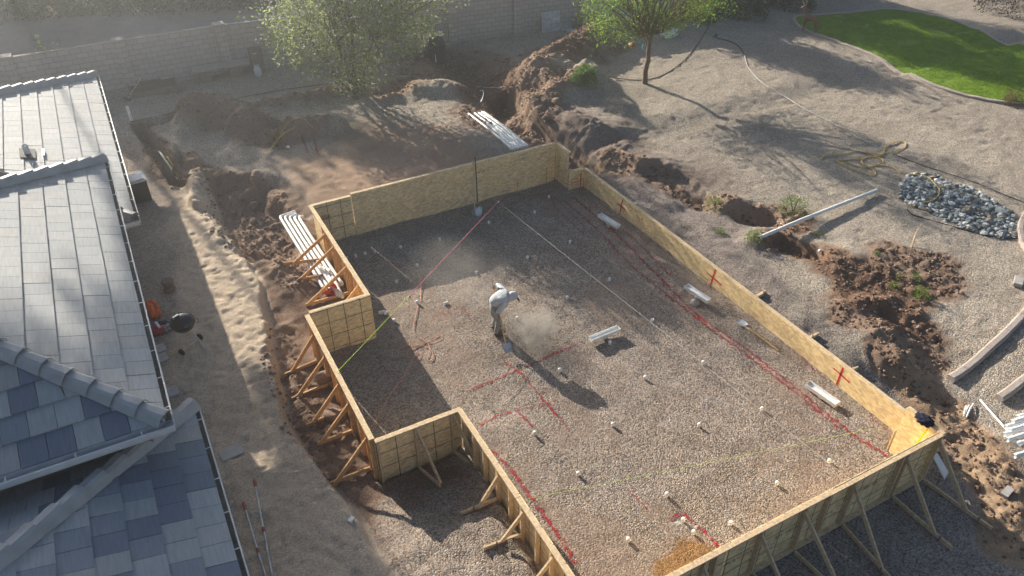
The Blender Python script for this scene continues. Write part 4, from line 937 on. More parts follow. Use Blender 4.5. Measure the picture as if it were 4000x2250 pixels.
def scatter(name, label, pts, size, cols, m, seed, flat=.7):
    """many loose lumps as one mass"""
    r = np.random.default_rng(seed); protos = []
    for i in range(6):
        me = stone_mesh(seed+i, 1, flat); protos.append((np.array([v.co for v in me.vertices]), np.array([p.vertices[:] for p in me.polygons]))); bpy.data.meshes.remove(me)
    V = []; F = []; Cc = []; o = 0
    for (x, y, z) in pts:
        pv, pf = protos[r.integers(0, 6)]; s = size*r.lognormal(0, .45); a_ = r.uniform(0, 6.3); R_m = np.array([[math.cos(a_), -math.sin(a_), 0], [math.sin(a_), math.cos(a_), 0], [0, 0, 1]])
        v = (pv*np.array([s*r.uniform(.8, 1.5), s, s*r.uniform(.6, 1.1)])) @ R_m.T+np.array([x, y, z+s*.25]); V.append(v); F.append(pf+o); o += len(pv)
        c = np.array(cols[r.integers(0, len(cols))])*r.uniform(.75, 1.25); Cc.append(np.tile(np.array([*c, 1.]), (len(pv), 1)))
    V = np.concatenate(V); F = np.concatenate(F); Cc = np.concatenate(Cc)
    me = bpy.data.meshes.new(name); me.from_pydata(V.tolist(), [], F.tolist()); at = me.color_attributes.new('Col', 'FLOAT_COLOR', 'POINT'); at.data.foreach_set('color', Cc.astype(np.float32).ravel())
    me.materials.append(m); ob = bpy.data.objects.new(name, me); COL.link(ob); return tag(ob, label, name.replace('_', ' '), kind='stuff')
qx = rng.uniform(min(rx), max(rx), 6000); qy = rng.uniform(min(ry), max(ry), 6000); k = in_poly(qx, qy, rp); qx, qy = qx[k][:900], qy[k][:900]
scatter('small_river_stones', 'small grey stones filling the gaps between river rocks', np.stack([qx, qy, H(qx, qy)], 1), .05, RC, M['rock'], 5)
qx = rng.uniform(-1, 28, 120000); qy = rng.uniform(3, 32, 120000); sm = soil_mask(qx, qy); k = sm*rng.uniform(.3, 1, 120000) > .6; qx, qy = qx[k][:11000], qy[k][:11000]
scatter('soil_clods', 'loose brown clods strewn over the dug soil', np.stack([qx, qy, H(qx, qy)], 1), .028, [(.20,.125,.085), (.15,.09,.06), (.28,.19,.14), (.24,.17,.13)], M['dirtclod'], 11)

# ------------------------------------------------------------------ the worker
FB = U(1253, 838, 0); _fa = Vector((.92, -.38, 0)).normalized(); _la = Vector((-_fa.y, _fa.x, 0)); FB.z = gz(FB.x, FB.y)
def J(f, l, z): return Vector(FB)+_fa*f+_la*l+Vector((0, 0, z))
def JL(f, l, z): return _fa*f+_la*l+Vector((0, 0, z))
person = thing('person', FB, 'worker in a pale grey hooded sweatshirt and dusty grey trousers bending over a shovel', 'person')
J_ = dict(pel=(-.14,0,.88), sp=(-.02,0,1.02), ch=(.12,0,1.13), nk=(.27,0,1.14), hd=(.36,0,1.07), hT=(.42,0,.99), hL=(-.11,.09,.70), kL=(.0,.12,.48), aL=(-.10,.14,.09), tL=(.09,.16,.035),
          hR=(-.10,-.09,.70), kR=(.02,-.12,.48), aR=(-.06,-.14,.09), tR=(.13,-.17,.035), sL=(.17,.19,1.16), eL=(.05,.43,1.16), wL=(-.05,.45,1.07), sR=(.19,-.18,1.06), eR=(.02,-.26,.86), wR=(.0,-.10,.73))
def body(keys, chains, rad, name, m, par, lv=2, scale=1.):
    idx = {k: i for i, k in enumerate(keys)}; vs = [JL(*J_[k]) for k in keys]; es = []
    for ch in chains:
        for a_, b_ in zip(ch[:-1], ch[1:]): es.append((idx[a_], idx[b_]))
    me = skinned(vs, es, [tuple(q*scale for q in (rad[k] if isinstance(rad[k], tuple) else (rad[k], rad[k]))) for k in keys], 0, lv)
    return link_mesh(me, name, m, par)
keys = ['pel','sp','ch','nk','hd','hT','hL','kL','aL','tL','hR','kR','aR','tR','sL','eL','wL','sR','eR','wR']
rad = dict(pel=.065, sp=.11, ch=.125, nk=.055, hd=.085, hT=.07, hL=.085, kL=.058, aL=.042, tL=.035, hR=.085, kR=.058, aR=.042, tR=.035, sL=.06, eL=.043, wL=.030, sR=.06, eR=.043, wR=.030)
chains = [['pel','sp','ch','nk','hd','hT'], ['pel','hL','kL','aL','tL'], ['pel','hR','kR','aR','tR'], ['ch','sL','eL','wL'], ['ch','sR','eR','wR']]
bd = body(keys, chains, rad, 'body', M['skin'], person)
jk = ['pel','sp','ch','nk','sL','eL','wL','sR','eR','wR']
jr = dict(pel=.172, sp=.165, ch=.175, nk=.10, sL=.095, eL=.072, wL=.056, sR=.095, eR=.072, wR=.056)
body(jk, [['pel','sp','ch','nk'], ['ch','sL','eL','wL'], ['ch','sR','eR','wR']], jr, 'sweatshirt', M['hoodie'], person)
J_['wst'] = (-.06,0,.985)
pk = ['pel','wst','hL','kL','aL','hR','kR','aR']; body(pk, [['pel','wst'], ['pel','hL','kL','aL'], ['pel','hR','kR','aR']], dict(pel=.165, wst=.155, hL=.096, kL=.074, aL=.070, hR=.096, kR=.074, aR=.070), 'trousers', M['pants'], person)
def blob(name, c, axes, rot, m, cut=None, sub_=3, tweak=None):
    bmx = bmesh.new(); bmesh.ops.create_icosphere(bmx, subdivisions=sub_, radius=1)
    for v in bmx.verts:
        if tweak: tweak(v)
        v.co = Vector((v.co.x*axes[0], v.co.y*axes[1], v.co.z*axes[2]))
    if cut is not None:
        bmesh.ops.delete(bmx, geom=[v for v in bmx.verts if cut(v.co)], context='VERTS')
    me = bpy.data.meshes.new(name); bmx.to_mesh(me); bmx.free(); me.transform(Matrix.Translation(c) @ rot.to_4x4()); me.polygons.foreach_set('use_smooth', [True]*len(me.polygons)); return link_mesh(me, name, m, person)
hdir = (JL(*J_['hT'])-JL(*J_['nk'])).normalized(); hs = _la; hu = hs.cross(hdir)      # face looks along fwd-down
face = (_fa*.55-Vector((0,0,1))*.83).normalized(); crown_ = (_fa*.83+Vector((0,0,.55))).normalized(); HR = Matrix((face, _la, crown_)).transposed()
hc = JL(.37, 0, 1.075)
def face_tweak(v):
    if v.co.x > .75 and abs(v.co.y) < .22 and -.35 < v.co.z < .15: v.co.x += .16*(1-abs(v.co.y)/.22)
    if v.co.x > .5 and .05 < v.co.z < .3 and .2 < abs(v.co.y) < .5: v.co.x -= .07
    if v.co.z < -.5: v.co.y *= .8
blob('head', hc, (.105,.078,.125), HR, M['skin'], None, 3, face_tweak)
for s_ in (-1, 1): blob('eye', hc+HR @ Vector((.092, .032*s_, .018)), (.010,.013,.008), HR, M['hair'], None, 1)
blob('mouth', hc+HR @ Vector((.094, 0, -.062)), (.008,.024,.006), HR, M['clay'], None, 1)
blob('hood', hc-HR @ Vector((.020,0,-.012)), (.135,.112,.152), HR, M['hoodie'], lambda c_: c_.x > .078 and c_.z < .085, 3)
blob('cap_brim', hc+HR @ Vector((.145,0,.075)), (.075,.072,.010), HR, M['blackplastic'], None, 2)
for k_ in ('L', 'R'):
    a_ = JL(*J_['a'+k_]); t_ = JL(*J_['t'+k_]); d_ = (t_-a_); d_.z = 0; d_.normalize(); RR = Matrix((d_, Vector((-d_.y, d_.x, 0)), Vector((0,0,1)))).transposed()
    blob('boot', a_+d_*.075+Vector((0,0,-.035)), (.145,.052,.058), RR, M['boot'], None, 2)
# hands closed round the shovel handle
h0, h1 = JL(-.085,.52,1.21), JL(.035,-.14,.665); sdv = (h1-h0).normalized()
def hand(w, grip, side):
    pts = []; a_ = (grip-w); pl = grip; sd = sdv; out = a_.normalized(); nrm = sd.cross(out).normalized()*side
    vs = [w, w.lerp(pl, .6), pl+nrm*.012]; es = [(0,1),(1,2)]; rr = [.028, .036, .034]
    for i in range(4):
        b_ = pl+sd*(.030-.020*i)+nrm*.014; L_ = (.9, 1.0, .95, .75)[i]
        q = [b_+out*.026*L_+nrm*.006, b_+out*.036*L_-nrm*.022, b_+out*.012-nrm*.036]; j_ = len(vs); vs += [b_]+q; es += [(2, j_), (j_, j_+1), (j_+1, j_+2), (j_+2, j_+3)]; rr += [.011, .0095, .009, .008]
    j_ = len(vs); th = w.lerp(pl, .45)+sd*.028; vs += [th, th+out*.03-nrm*.012+sd*.006, pl+sd*.02-nrm*.030-out*.012]; es += [(1, j_), (j_, j_+1), (j_+1, j_+2)]; rr += [.013, .011, .009]
    return link_mesh(skinned(vs, es, rr, 1, 1), 'hand', M['skin'], person)
gl = h0.lerp(h1, .17); gr = h0.lerp(h1, .90); hand(JL(*J_['wL']), gl, 1); hand(JL(*J_['wR']), gr, -1)

def shovel(name, label, top, tip, m_h, m_b, bw=.12, bl=.27, face_n=Vector((0,0,1)), cat='shovel', group='shovels on the site', rough_blade=True):
    top = Vector(top); tip = Vector(tip); d = (tip-top).normalized(); t = thing(name, tip, label, cat, group)
    n = (face_n-d*face_n.dot(d)).normalized(); s = d.cross(n)
    neck = tip-d*bl; mb = MB(); mb.tube([top, top.lerp(neck, .5)+n*.01, neck+d*.02], [.017,.018,.019], 8); sub(mb, 'handle', m_h, t)
    mb = MB(); rows = []
    for k, (u, w) in enumerate(((0,.80),(.12,1),(.5,1.02),(.78,.80),(.93,.45),(1.0,.08))):
        rows.append([neck+d*(bl*u)+s*(bw*w*x)+n*(.05*(x*x)*(1-u*.5)-.02+.03*u) for x in (-1,-.5,0,.5,1)])
    vs = [v for r in rows for v in r]; fs = [(5*i+j, 5*i+j+1, 5*i+j+6, 5*i+j+5) for i in range(5) for j in range(4)]
    back = [v-n*.004 for v in vs]; mb.add(vs+back, fs+[tuple(q+30 for q in f[::-1]) for f in fs], None, True); mb.tube([neck-d*.13, neck+d*.08], [.022,.010], 8); sub(mb, 'blade', m_b, t); return t
top_ = FB+h0-sdv*.06; tp = FB+h1+sdv*((FB+h1).z-gz(*(FB+h1).xy)-.03)/abs(sdv.z)
shovel('shovel', 'shovel held by the bending worker', top_, tp, M['handle'], M['galv'], face_n=_fa*.3-_la*.8+Vector((0,0,.5)))
# two shovels at the far wall, one lying by the right wall, one in the far trench, one on the planter
wl = lambda dx, dy: PXp(dx, dy, 1, 19.74)
p = wl(1197,425); q = G(1203,543); shovel('shovel', 'black handled square shovel leaning upright against the far board wall', (p.x, 19.76, 1.58), (q.x, q.y, q.z-.02), M['blackhose'], M['galv'], .13, .3, Vector((0,-1,.3)))
p2_ = wl(1193,437); shovel('shovel', 'grey wooden handled shovel right behind the black one at the far board wall', (p2_.x, 19.77, 1.46), (q.x-.1, q.y+.05, q.z-.04), M['pine_grey'], M['galv'], .11, .28, Vector((0,-1,.3)))
a_ = G(1957,884,.03); b_ = G(1853,808,.03); shovel('shovel', 'orange handled shovel lying on the gravel along the right wall', a_, b_, M['handle'], M['galv'], .11, .28, Vector((0,0,1)))
a_ = G(302,255,.5); b_ = G(322,235,0); 
a_ = G(1345,332,.25) if False else G(1383,335,.45); b_ = G(1306,387,.05)
p_ = G(398,193,.75); q_ = G(318,255,.02); shovel('rake', 'long handled tool leaning across the brick planter', p_, q_, M['pine'], M['blackplastic'], .15, .2, Vector((0,-1,1)), 'tool', None)
a_ = G(1341,339,.12); b_ = G(1302,387,.05); shovel('rake', 'rusty hoe lying on the bank of the dark trench', a_, b_, M['wooddark'], M['blackplastic'], .09, .12, Vector((0,0,1)), 'tool', None)
mb = MB(); mb.tube([G(1487,424,.05), G(1513,400,.08), G(1539,377,.06)], .012, 6); solo(mb, 'wooden_pole', M['pine_grey'], 'thin bare pole lying on soil behind the far right corner', 'pole')

# ------------------------------------------------------------------ pipes
def tubes(name, pts, r, m, label, cat='pipe', group=None, n=8):
    mb = MB(); mb.tube(pts, r, n); return solo(mb, name, m, label, cat, group)
def pvc(pts, r, label, group=None, name='pvc_pipe'):
    pts = [Vector(p) for p in pts]; t = thing(name, pts[0], label, 'pipe', group); mb = MB(); n = 10; 
    mb.tube(pts, r, n, cap=False); d = (pts[1]-pts[0]).normalized(); sub(mb, 'tube', M['pipe'], t)
    mb = MB(); e = (pts[-1]-pts[-2]).normalized(); mb.tube([pts[-1]-e*.13, pts[-1]-e*.01], r*1.18, n); mb2 = MB()
    mb2.tube([pts[0]-d*.002, pts[0]+d*.01], r*.85, n); sub(mb, 'bell_end', M['pipe'], t); sub(mb2, 'dark_end_disc', M['gutter_in'], t); return t  # dark disc puts the shade of the hollow tube into colour
# bundle behind the far wall
A0, B0 = G(1192,284), G(1300,372); A1, B1 = G(1215,280), G(1325,366)
dirp = (B0-A0).normalized(); side = Vector((-dirp.y, dirp.x, 0)).normalized()
ends_ = ['leftmost pipe of the white bundle behind the far wall', 'second pipe from the left of the bundle behind the far wall', 'third pipe from the left of the bundle behind the far wall', 'middle pipe of the bundle behind the far wall', 'third pipe from the right of the bundle behind the far wall', 'second pipe from the right of the bundle behind the far wall', 'rightmost pipe of the bundle behind the far wall']
for i in range(7):
    st0 = [G(1190,284), G(1196,282), G(1202,283), G(1240,337), G(1207,281), G(1247,338), G(1217,279)][i]; o = side*(-.02)
    off = (i-3)*.098
    a_ = U(1193+ (0 if i not in (3,5) else 50), 284+(0 if i not in (3,5) else 55), .6); base_ = U(1258, 330, .55)
    c_ = base_+side*(-off); a2 = c_-dirp*((1.9+[.05,.0,.08,-1.35,.02,-1.25,.15][i])); b2_ = c_+dirp*1.55
    for v in (a2, b2_): v.z = gz(v.x, v.y)+.06
    mz = max(a2.z, b2_.z, gz(c_.x, c_.y)+.06)
    pvc([a2, Vector((c_.x, c_.y, mz)), b2_], .047, ends_[i], 'white pipes behind the far wall')
# bundle of bent pipes left of the formwork: each one run, elbow, long run
lab5 = ['outermost bent white pipe of the bundle under the orange braces', 'second bent pipe from the outside under the orange braces', 'third bent pipe from the outside under the orange braces', 'fourth bent pipe from the outside under the orange braces', 'innermost bent pipe of the bundle under the orange braces']
for i in range(5):
    k_ = i*.105
    c_ = U(702, 540, .42)+Vector((k_*1.15, -k_*.85, 0)); e_ = U(828, 742, .30)+Vector((k_*1.15-.05, .05*i, 0)); s_ = Vector((c_.x+1.9, c_.y+.05, 0))
    e_ = Vector((c_.x+(e_.x-U(702,540,.42).x-k_*1.15), e_.y, 0)); s_.x = 3.75; 
    P2 = [s_, Vector((c_.x+.14, c_.y, 0)), Vector((c_.x+.04, c_.y-.03, 0)), Vector((c_.x+.005, c_.y-.13, 0))]+[c_.lerp(e_, t_) for t_ in (.3, .6, 1)]
    P2 = [P2[0], P2[0].lerp(P2[1], .35), P2[0].lerp(P2[1], .7)]+P2[1:]
    for v in P2: v.z = max(gz(v.x, v.y)+.07, .36)
    pvc(P2, .047, lab5[i], 'bent white pipes left of the formwork')
for i, lab in enumerate(['short loose pipe on top of the bent bundle', 'second short pipe by the red bucket', 'short pipe end against the red bucket']):
    a_ = U(800+i*14, 665+i*6, .5); b_ = U(850+i*6, 742+i*3, .42); pvc([a_, b_], .045, lab, 'loose pipes by the red bucket')
a_ = G(1907,606,.05); b_ = G(2203,487,.06); m_ = a_.lerp(b_, .5); m_.z = max(m_.z, gz(m_.x, m_.y)+.1); a_.z += .05; b_.z += .05
pvc([a_, a_.lerp(b_,.35)+Vector((0,0,.03)), b_], .055, 'long white pole lying across the small hole right of the formwork')
labr = ['top pipe of the white stack cut by the right edge', 'second pipe from the top of the stack at the right edge', 'third pipe from the top at the right edge', 'fourth pipe from the top at the right edge', 'fifth pipe from the top at the right edge', 'sixth pipe down at the right edge', 'lowest pipe of the stack at the right edge', 'separate pipe below the stack at the right edge']
for i, (dx, dy) in enumerate([(2560,1050),(2548,1062),(2530,1075),(2540,1084),(2526,1094),(2534,1107),(2556,1118),(2552,1148)]):
    a_ = U(dx, dy, .32+.03*(i % 2)); b_ = U(dx+150, dy-52, .34+.03*(i % 2)); a_.z = max(a_.z, gz(a_.x, a_.y)+.06); pvc([b_, a_], .048, labr[i], 'white pipes at the right edge')
a_ = G(2464,1010,.05); b_ = G(2546,1112,.12); pvc([a_, b_], .025, 'thin white pipe slanting onto the stack at the right edge')
for dd, lab in [(((2448,1018),(2430,1052)), 'thin white offcut curving over the soil, longest of three'), (((2437,1022),(2424,1050)), 'thin white offcut in the middle of three on the soil'), (((2430,1024),(2424,1046)), 'shortest thin white offcut on the soil')]:
    a_ = G(*dd[0], .03); b_ = G(*dd[1], .03); tubes('pipe_offcut', [a_, a_.lerp(b_, .5)+Vector((.02,.02,.02)), b_], .018, M['pipe'], lab, 'pipe', 'thin offcuts on the soil')
for d_, h_, lab in [((331,303), .55, 'thick white pipe stub standing at the head of the left trench'), ((1097,156), .35, 'white pipe stub standing in front of the black composter'), ((60,198), .5, 'thin white post behind the far end of the roof')]:
    p = G(*d_); mb = MB(); r_ = .055 if h_ > .4 and d_[0] > 100 else .035; mb.lathe([(r_,-.05),(r_,h_),(r_*.85,h_),(r_*.85,h_-.2)], 12, p); solo(mb, 'standing_pipe', M['pipe'], lab, 'pipe')
pvc([G(402,388,.12), G(430,425,.10), G(452,462,.12)], .04, 'white pipe laid in the narrow left trench')
tubes('yellow_wire', [G(425,408,.2), G(438,428,.18), G(440,440,.2), G(452,455,.16), G(456,468,.2)], .022, M['yellow'], 'yellow tape and wire tangled on the trench pipe', 'wire')
tubes('pipe_elbow', [G(722,374,.05), G(728,380,.16)], .05, M['pipe'], 'white pipe mouth poking out of the soil left of the far wall', 'pipe')
tubes('pipe_offcut', [G(676,390,.03), G(686,381,.04)], .02, M['pipe'], 'white scrap lying on the bare soil left of the far wall', 'pipe')
tubes('bent_hose', smooth([G(1207,236,.1), G(1214,238,.2), G(1217,246,.2), G(1214,255,.1), G(1210,258,.02)], 2), .025, M['pipe'], 'white bent hose end arching in the dark pit', 'hose')
tubes('poly_pipe', smooth([G(1195,218,.03), G(1225,224,.05), G(1265,224,.08), G(1302,219,.08)], 2), .012, M['greyhose'], 'pale thin pipe strung across the dark pit', 'pipe')
tubes('bent_hose', smooth([G(800,165,.03), G(820,162,.05), G(846,155,.05)], 1), .04, M['pipe'], 'curved pale pipe lying under the flowering tree by the wall', 'hose')

# pipe stubs standing in the gravel
def stub(d, label, domed, h=.08, lean=0.):
    p = G(*d); p.z -= .0; t = thing('pipe_stub', p, label, 'pipe stub', 'white pipe stubs in the gravel')
    mb = MB(); R_m = Matrix.Rotation(lean, 3, 'X')
    if domed:
        mb.lathe([(.03,-.05),(.03,h*.55)], 12, p, R_m); sub(mb, 'tube', M['pipe'], t)
        mb = MB(); mb.lathe([(.038,h*.45),(.042,h*.6),(.042,h*.95),(.037,h*1.10),(.022,h*1.18),(.004,h*1.2)], 14, p, R_m); sub(mb, 'cap', M['pipe'], t)
    else:
        mb.lathe([(.037,-.05),(.037,h),(.030,h),(.030,.01),(.003,.01)], 14, p, R_m); sub(mb, 'tube', M['pipe'], t)
        mb = MB(); mb.lathe([(.041,h*.45),(.041,h*.85)], 14, p, R_m); sub(mb, 'collar', M['pipe'], t)
for d, lab in [((1381,497),'open stub nearest the far right corner of the formwork'), ((1345,536),'open stub second from the far right corner'), ((1230,562),'open stub in the shade just below the leaning shovels'), ((1106,604),'open stub in shade midway along the far wall'),
               ((1008,624),'open stub right of the row of four at the far left'), ((943,634),'rightmost of the row of close stubs at the far left'), ((919,640),'second from the right in the row of close stubs at the far left'), ((895,646),'third from the right in the row of close stubs at the far left'), ((872,652),'leftmost stub of the close row, half hidden by the left wall'),
               ((1434,611),'open stub in shade between the two string lines on the right'), ((1327,650),'open stub in shade right of the dust cloud'), ((1198,688),'open stub just above the worker in the dust'), ((1050,670),'open stub beside the orange rectangle outline'), ((998,711),'open stub in shade right of the left wall plate'), ((1533,705),'open stub under the white string in the middle of the shade'), ((1641,808),'open stub in the shade band left of the red lines')]:
    stub(d, 'short '+lab, False)
for d, lab in [((1050,764),'capped stub at the start of the pink extension cord'), ((992,810),'capped stub right of the white elbow'), ((1427,753),'capped stub on the edge of the big shade right of the worker'), ((1301,805),'capped stub beside the dust puff'), ((1534,866),'capped stub in the shadow of the middle white trough'),
               ((1408,935),'capped stub next to the shadow of the worker'), ((1622,954),'capped stub below the middle white trough'), ((1768,916),'capped stub left of the lying shovel'), ((1541,1072),'capped stub in the middle of the sunlit gravel'), ((1758,1073),'capped stub between the sunlit middle and the red lines'), ((1916,1033),'capped stub nearest the red lines'),
               ((1345,1094),'capped stub at the end of a short red line'), ((1454,1196),'capped stub on the low gravel ridge'), ((1677,1248),'capped stub in the lower middle of the gravel'), ((1953,1220),'capped stub close to the near wall on the right'), ((2085,1164),'capped stub nearest the sunlit corner panel'), ((1718,1312),'capped stub under the red corner mark'), ((1838,1320),'capped stub right of the red corner mark'), ((1580,1362),'capped stub lowest on the gravel'), ((1744,1343),'capped stub beside the wet orange patch')]:
    stub(d, 'white '+lab, True, .09)
p = G(962,792); t = thing('pipe_elbow', p, 'white pipe elbow lying by the corner of the gridded wall', 'pipe'); mb = MB(); mb.tube([p+Vector((-.07,.05,.06)), p+Vector((.0,.0,.07)), p+Vector((.05,-.03,.10)), p+Vector((.07,-.08,.10))], .05, 12, cap=False); sub(mb, 'tube', M['pipe'], t); mb = MB(); mb.tube([p+Vector((.06,-.06,.10)), p+Vector((.075,-.095,.10))], .058, 12); sub(mb, 'socket', M['pipe'], t)
tubes('pipe_offcut', [G(1117,767,.03), G(1127,764,.03)], .045, M['pipe'], 'short white pipe offcut lying between orange marks', 'pipe')
p = G(856,1309) if False else G(884,1310); mb = MB(); mb.box(p+Vector((0,0,.03)), (.12,.07,.06), Matrix.Rotation(.6, 3, 'Z')); solo(mb, 'plastic_scrap', M['white'], 'small white block on the edge of the sand bank', 'scrap')

# white trough shaped fittings on short pedestals
def trough(a, b, z, w, label, side_s=0):
    a = U(*a, z); b = U(*b, z); d = (b-a); L_ = d.length; d.normalize(); s = Vector((-d.y, d.x, 0)); c = (a+b)/2; zg = gz(c.x, c.y)
    t = thing('white_trough', (c.x, c.y, zg), label, 'trough', 'white troughs on pedestals')
    mb = MB(); u = Vector((0,0,1)); prof = [(-w/2,0),(-w/2+.012,0),(-w/2+.022,-.055),(w/2-.022,-.055),(w/2-.012,0),(w/2,0),(w/2-.008,-.10),(-w/2+.008,-.10)]
    vs = [a+s*x+u*y for x, y in prof]+[b+s*x+u*y for x, y in prof]; mb.add(vs, [(i, (i+1) % 8, (i+1) % 8+8, i+8) for i in range(8)]+[(0,1,2,7),(2,3,6,7),(3,4,5,6),(8,15,10,9),(10,15,14,11),(11,14,13,12)])
    for e in (a+d*.006, b-d*.006): mb.prism([e+s*(-w/2+.012), e+s*(w/2-.012), e+s*(w/2-.022)-u*.055, e+s*(-w/2+.022)-u*.055], d*.004)
    sub(mb, 'tray', M['white'], t)
    mb = MB(); hz = z-.10; mb.lathe([(.05, zg-.05),(.05, hz-.06),(.075, hz-.05),(.075, hz+.002)], 12, (c.x, c.y, 0)); sub(mb, 'pedestal', M['pipe'], t)
    return t
trough((1508,537),(1556,567), .26, .17, 'white trough in the shade near the far end of the right wall')
trough((1726,716),(1784,754), .30, .17, 'white trough beside the first red cross on the right wall')
trough((1485,851),(1557,822), .22, .17, 'white trough standing alone in the sunlit middle of the gravel')
trough((2032,961),(2108,1014), .22, .19, 'white trough near the second red cross on the right wall')
p = G(1748,764); mb = MB(); mb.lathe([(.09,-.03),(.12,.02),(.11,.07),(.05,.12),(.01,.13)], 14, p); solo(mb, 'flat_stone', M['paver'], 'rounded grey stone under the trough by the first red cross', 'stone')
a_ = G(2352,1172,.03); b_ = G(2378,1196,.03); d_ = (b_-a_).normalized(); s_ = Vector((-d_.y, d_.x, 0))*.11
a_ = Vector((12.62, 5.15, .62)); mb = MB(); q0 = U(2357,1150,.42); q1 = U(2378,1200,.05)
mb.prism([q0+Vector((-.10,0,0)), q0+Vector((.06,.04,0)), q1+Vector((.13,.03,0)), q1+Vector((-.08,-.04,0))], (0,.02,.05)); solo(mb, 'plastic_sheet', M['white'], 'white plastic panel leaning in the shade behind the near right corner', 'panel')

# red bucket and cloth by the left braces
p = G(834,742,.0); t = thing('bucket', p, 'red plastic bucket tipped over by the bent white pipes', 'bucket'); R_m = Matrix.Rotation(math.radians(62), 3, Vector((.8,.5,0)).normalized())
mb = MB(); c0 = p+Vector((-.05,.05,.16)); mb.lathe([(.118,-.17),(.145,.15),(.155,.15),(.155,.19),(.148,.19),(.135,.16),(.112,-.15),(.003,-.15)], 20, c0, R_m); sub(mb, 'shell', M['red'], t)
mb = MB(); mb.tube([c0+R_m @ Vector((.155*math.cos(a), .155*math.sin(a)*.3, .15+.155*abs(math.sin(a)))) for a in np.linspace(0, math.pi, 9)], .004, 5); sub(mb, 'bail_handle', M['steel'], t)
def cloth(name, p, axes, m, label, cat, seed=0, sub_=4, amp=.28, group=None, fr=3.):
    bmx = bmesh.new(); bmesh.ops.create_icosphere(bmx, subdivisions=sub_, radius=1); r = random.Random(seed); o = [r.uniform(-9, 9) for _ in range(3)]
    from mathutils import noise as mn
    for v in bmx.verts:
        q = v.co*fr*.6+Vector(o); k_ = 1+amp*mn.noise(q)+amp*.6*mn.noise(q*2.3)-amp*.5*abs(mn.noise(q*1.7)); v.co = Vector((v.co.x*axes[0]*k_, v.co.y*axes[1]*k_, max(v.co.z*axes[2]*k_, -axes[2]*.55)))
    me = bpy.data.meshes.new(name); bmx.to_mesh(me); bmx.free(); me.polygons.foreach_set('use_smooth', [True]*len(me.polygons)); me.materials.append(m)
    o_ = bpy.data.objects.new(name, me); COL.link(o_); o_.location = Vector(p)+Vector((0,0,axes[2]*.55)); return tag(o_, label, cat, group)
cloth('rag', G(848,735), (.10,.16,.05), M['white'], 'white and blue rag beside the red bucket', 'rag', 3)
# jacket hung over the corner plate, level leaning below it
cloth('jacket', (12.14, 5.70, 1.32), (.15,.19,.07), M['navy'], 'dark navy jacket thrown over the near right corner panel', 'jacket', 8, 4, .4, None, 4.)
mb = MB(); a_ = PXp(2331,1082,0,12.06); b_ = PXp(2296,1128,0,12.0); mb.beam(a_, b_, .025, .06, up=(1,0,0)); t = thing('spirit_level', b_, 'long yellow spirit level leaning in the sunlit corner', 'level'); sub(mb, 'body', M['yellow'], t)
mb = MB(); mb.tube([a_.lerp(b_, .1)+Vector((-.016,0,0)), a_.lerp(b_, .1)+Vector((-.012,0,0))], .022, 10); sub(mb, 'vial', M['blackplastic'], t); mb = MB(); mb.tube([a_.lerp(b_, .5)+Vector((-.016,0,0)), a_.lerp(b_, .5)+Vector((-.012,0,0))], .02, 10); sub(mb, 'vial', M['lime'], t)

# ------------------------------------------------------------------ string lines, cords and hoses
def string(pts, m, label, r=.0055, sag=.02):
    out = []
    for a, b in zip(pts[:-1], pts[1:]):
        a = Vector(a); b = Vector(b)
        for i in range(8): t = i/8; out.append(a.lerp(b, t)-Vector((0,0,sag*4*t*(1-t))))
    out.append(Vector(pts[-1])); return tubes('string_line', out, r, m, label, 'string line', None, 4)
s0 = Vector((12.06, 19.86, T+.01)); s2 = U(860, 931, T+.02); s2.x = 2.42; sm_ = U(1035, 750, T+.015)
sm_ = s0+(s2-s0)*((s0.x-sm_.x)/(s0.x-s2.x)); string([s0, sm_], M['pink'], 'pink string line running diagonally from the far right corner', .006)
string([sm_, s2], M['lime'], 'lime string line tied to the plate of the middle left wall', .0055, .01)
tubes('knot', [sm_, sm_+Vector((.01,0,-.09))], .018, M['pink'], 'pink ribbon hanging where the pink and lime strings meet', 'ribbon')
w0 = U(1143, 420, T+.01); w0.y = 19.86; w1 = U(1690, 852, T+.01); w2 = w0+(w1-w0)*((19.86-5.3)/(19.86-w1.y)); string([w0, w1, w2], M['strwhite'], 'white string line crossing the formwork from the far wall to the near wall', .0035)
y0 = Vector((12.16, 5.75, T+.01)); y1 = U(2118, 1093, T); y2 = y0+(y1-y0)*((y0.x-4.25)/(y0.x-y1.x)); string([y0, y2], M['lime'], 'faint yellow string line tied at the near right corner', .0025)
tubes('extension_lead', smooth(Gs((1052,768,.03),(1045,800,.03),(1038,830,.03),(1047,848,.03),(1075,862,.03),(1085,880,.03),(1072,905,.03),(1082,912,.03),(1092,900,.03),(1085,880,.03),(1062,870,.03),(1030,868,.03),(1000,880,.03),(1000,888,.03),(1030,885,.03),(1062,865,.03),(1105,842,.03),(1115,848,.03),(1100,858,.03),(1040,872,.03),(1018,895,.03),(1040,905,.03),(1050,880,.03),(1062,895,.03),(1040,915,.03)), 3), .007, M['orangecord'], 'tangled pinkish orange extension cord on the gravel', 'cord')
tubes('extension_lead', smooth(Gs((1045,895,.03),(1020,945,.03),(985,990,.03),(955,1040,.03),(938,1075,.03)), 2), .008, M['orangecord'], 'single thin cord running along the shaded gravel to the small wall', 'cord')
tubes('extension_lead', smooth(Gs((855,880,.03),(875,868,.03),(890,885,.03),(862,895,.03),(850,880,.03),(880,870,.03),(905,878,.03)), 3), .009, M['orangecord'], 'loops of thin cord at the foot of the gridded wall', 'cord')
tubes('extension_lead', smooth(Gs((900,685,.03),(960,655,.03),(1020,665,.03),(1060,690,.03),(1058,760,.03)), 3), .008, M['orangecord'], 'thin brown cord curving through the shaded gravel', 'cord')
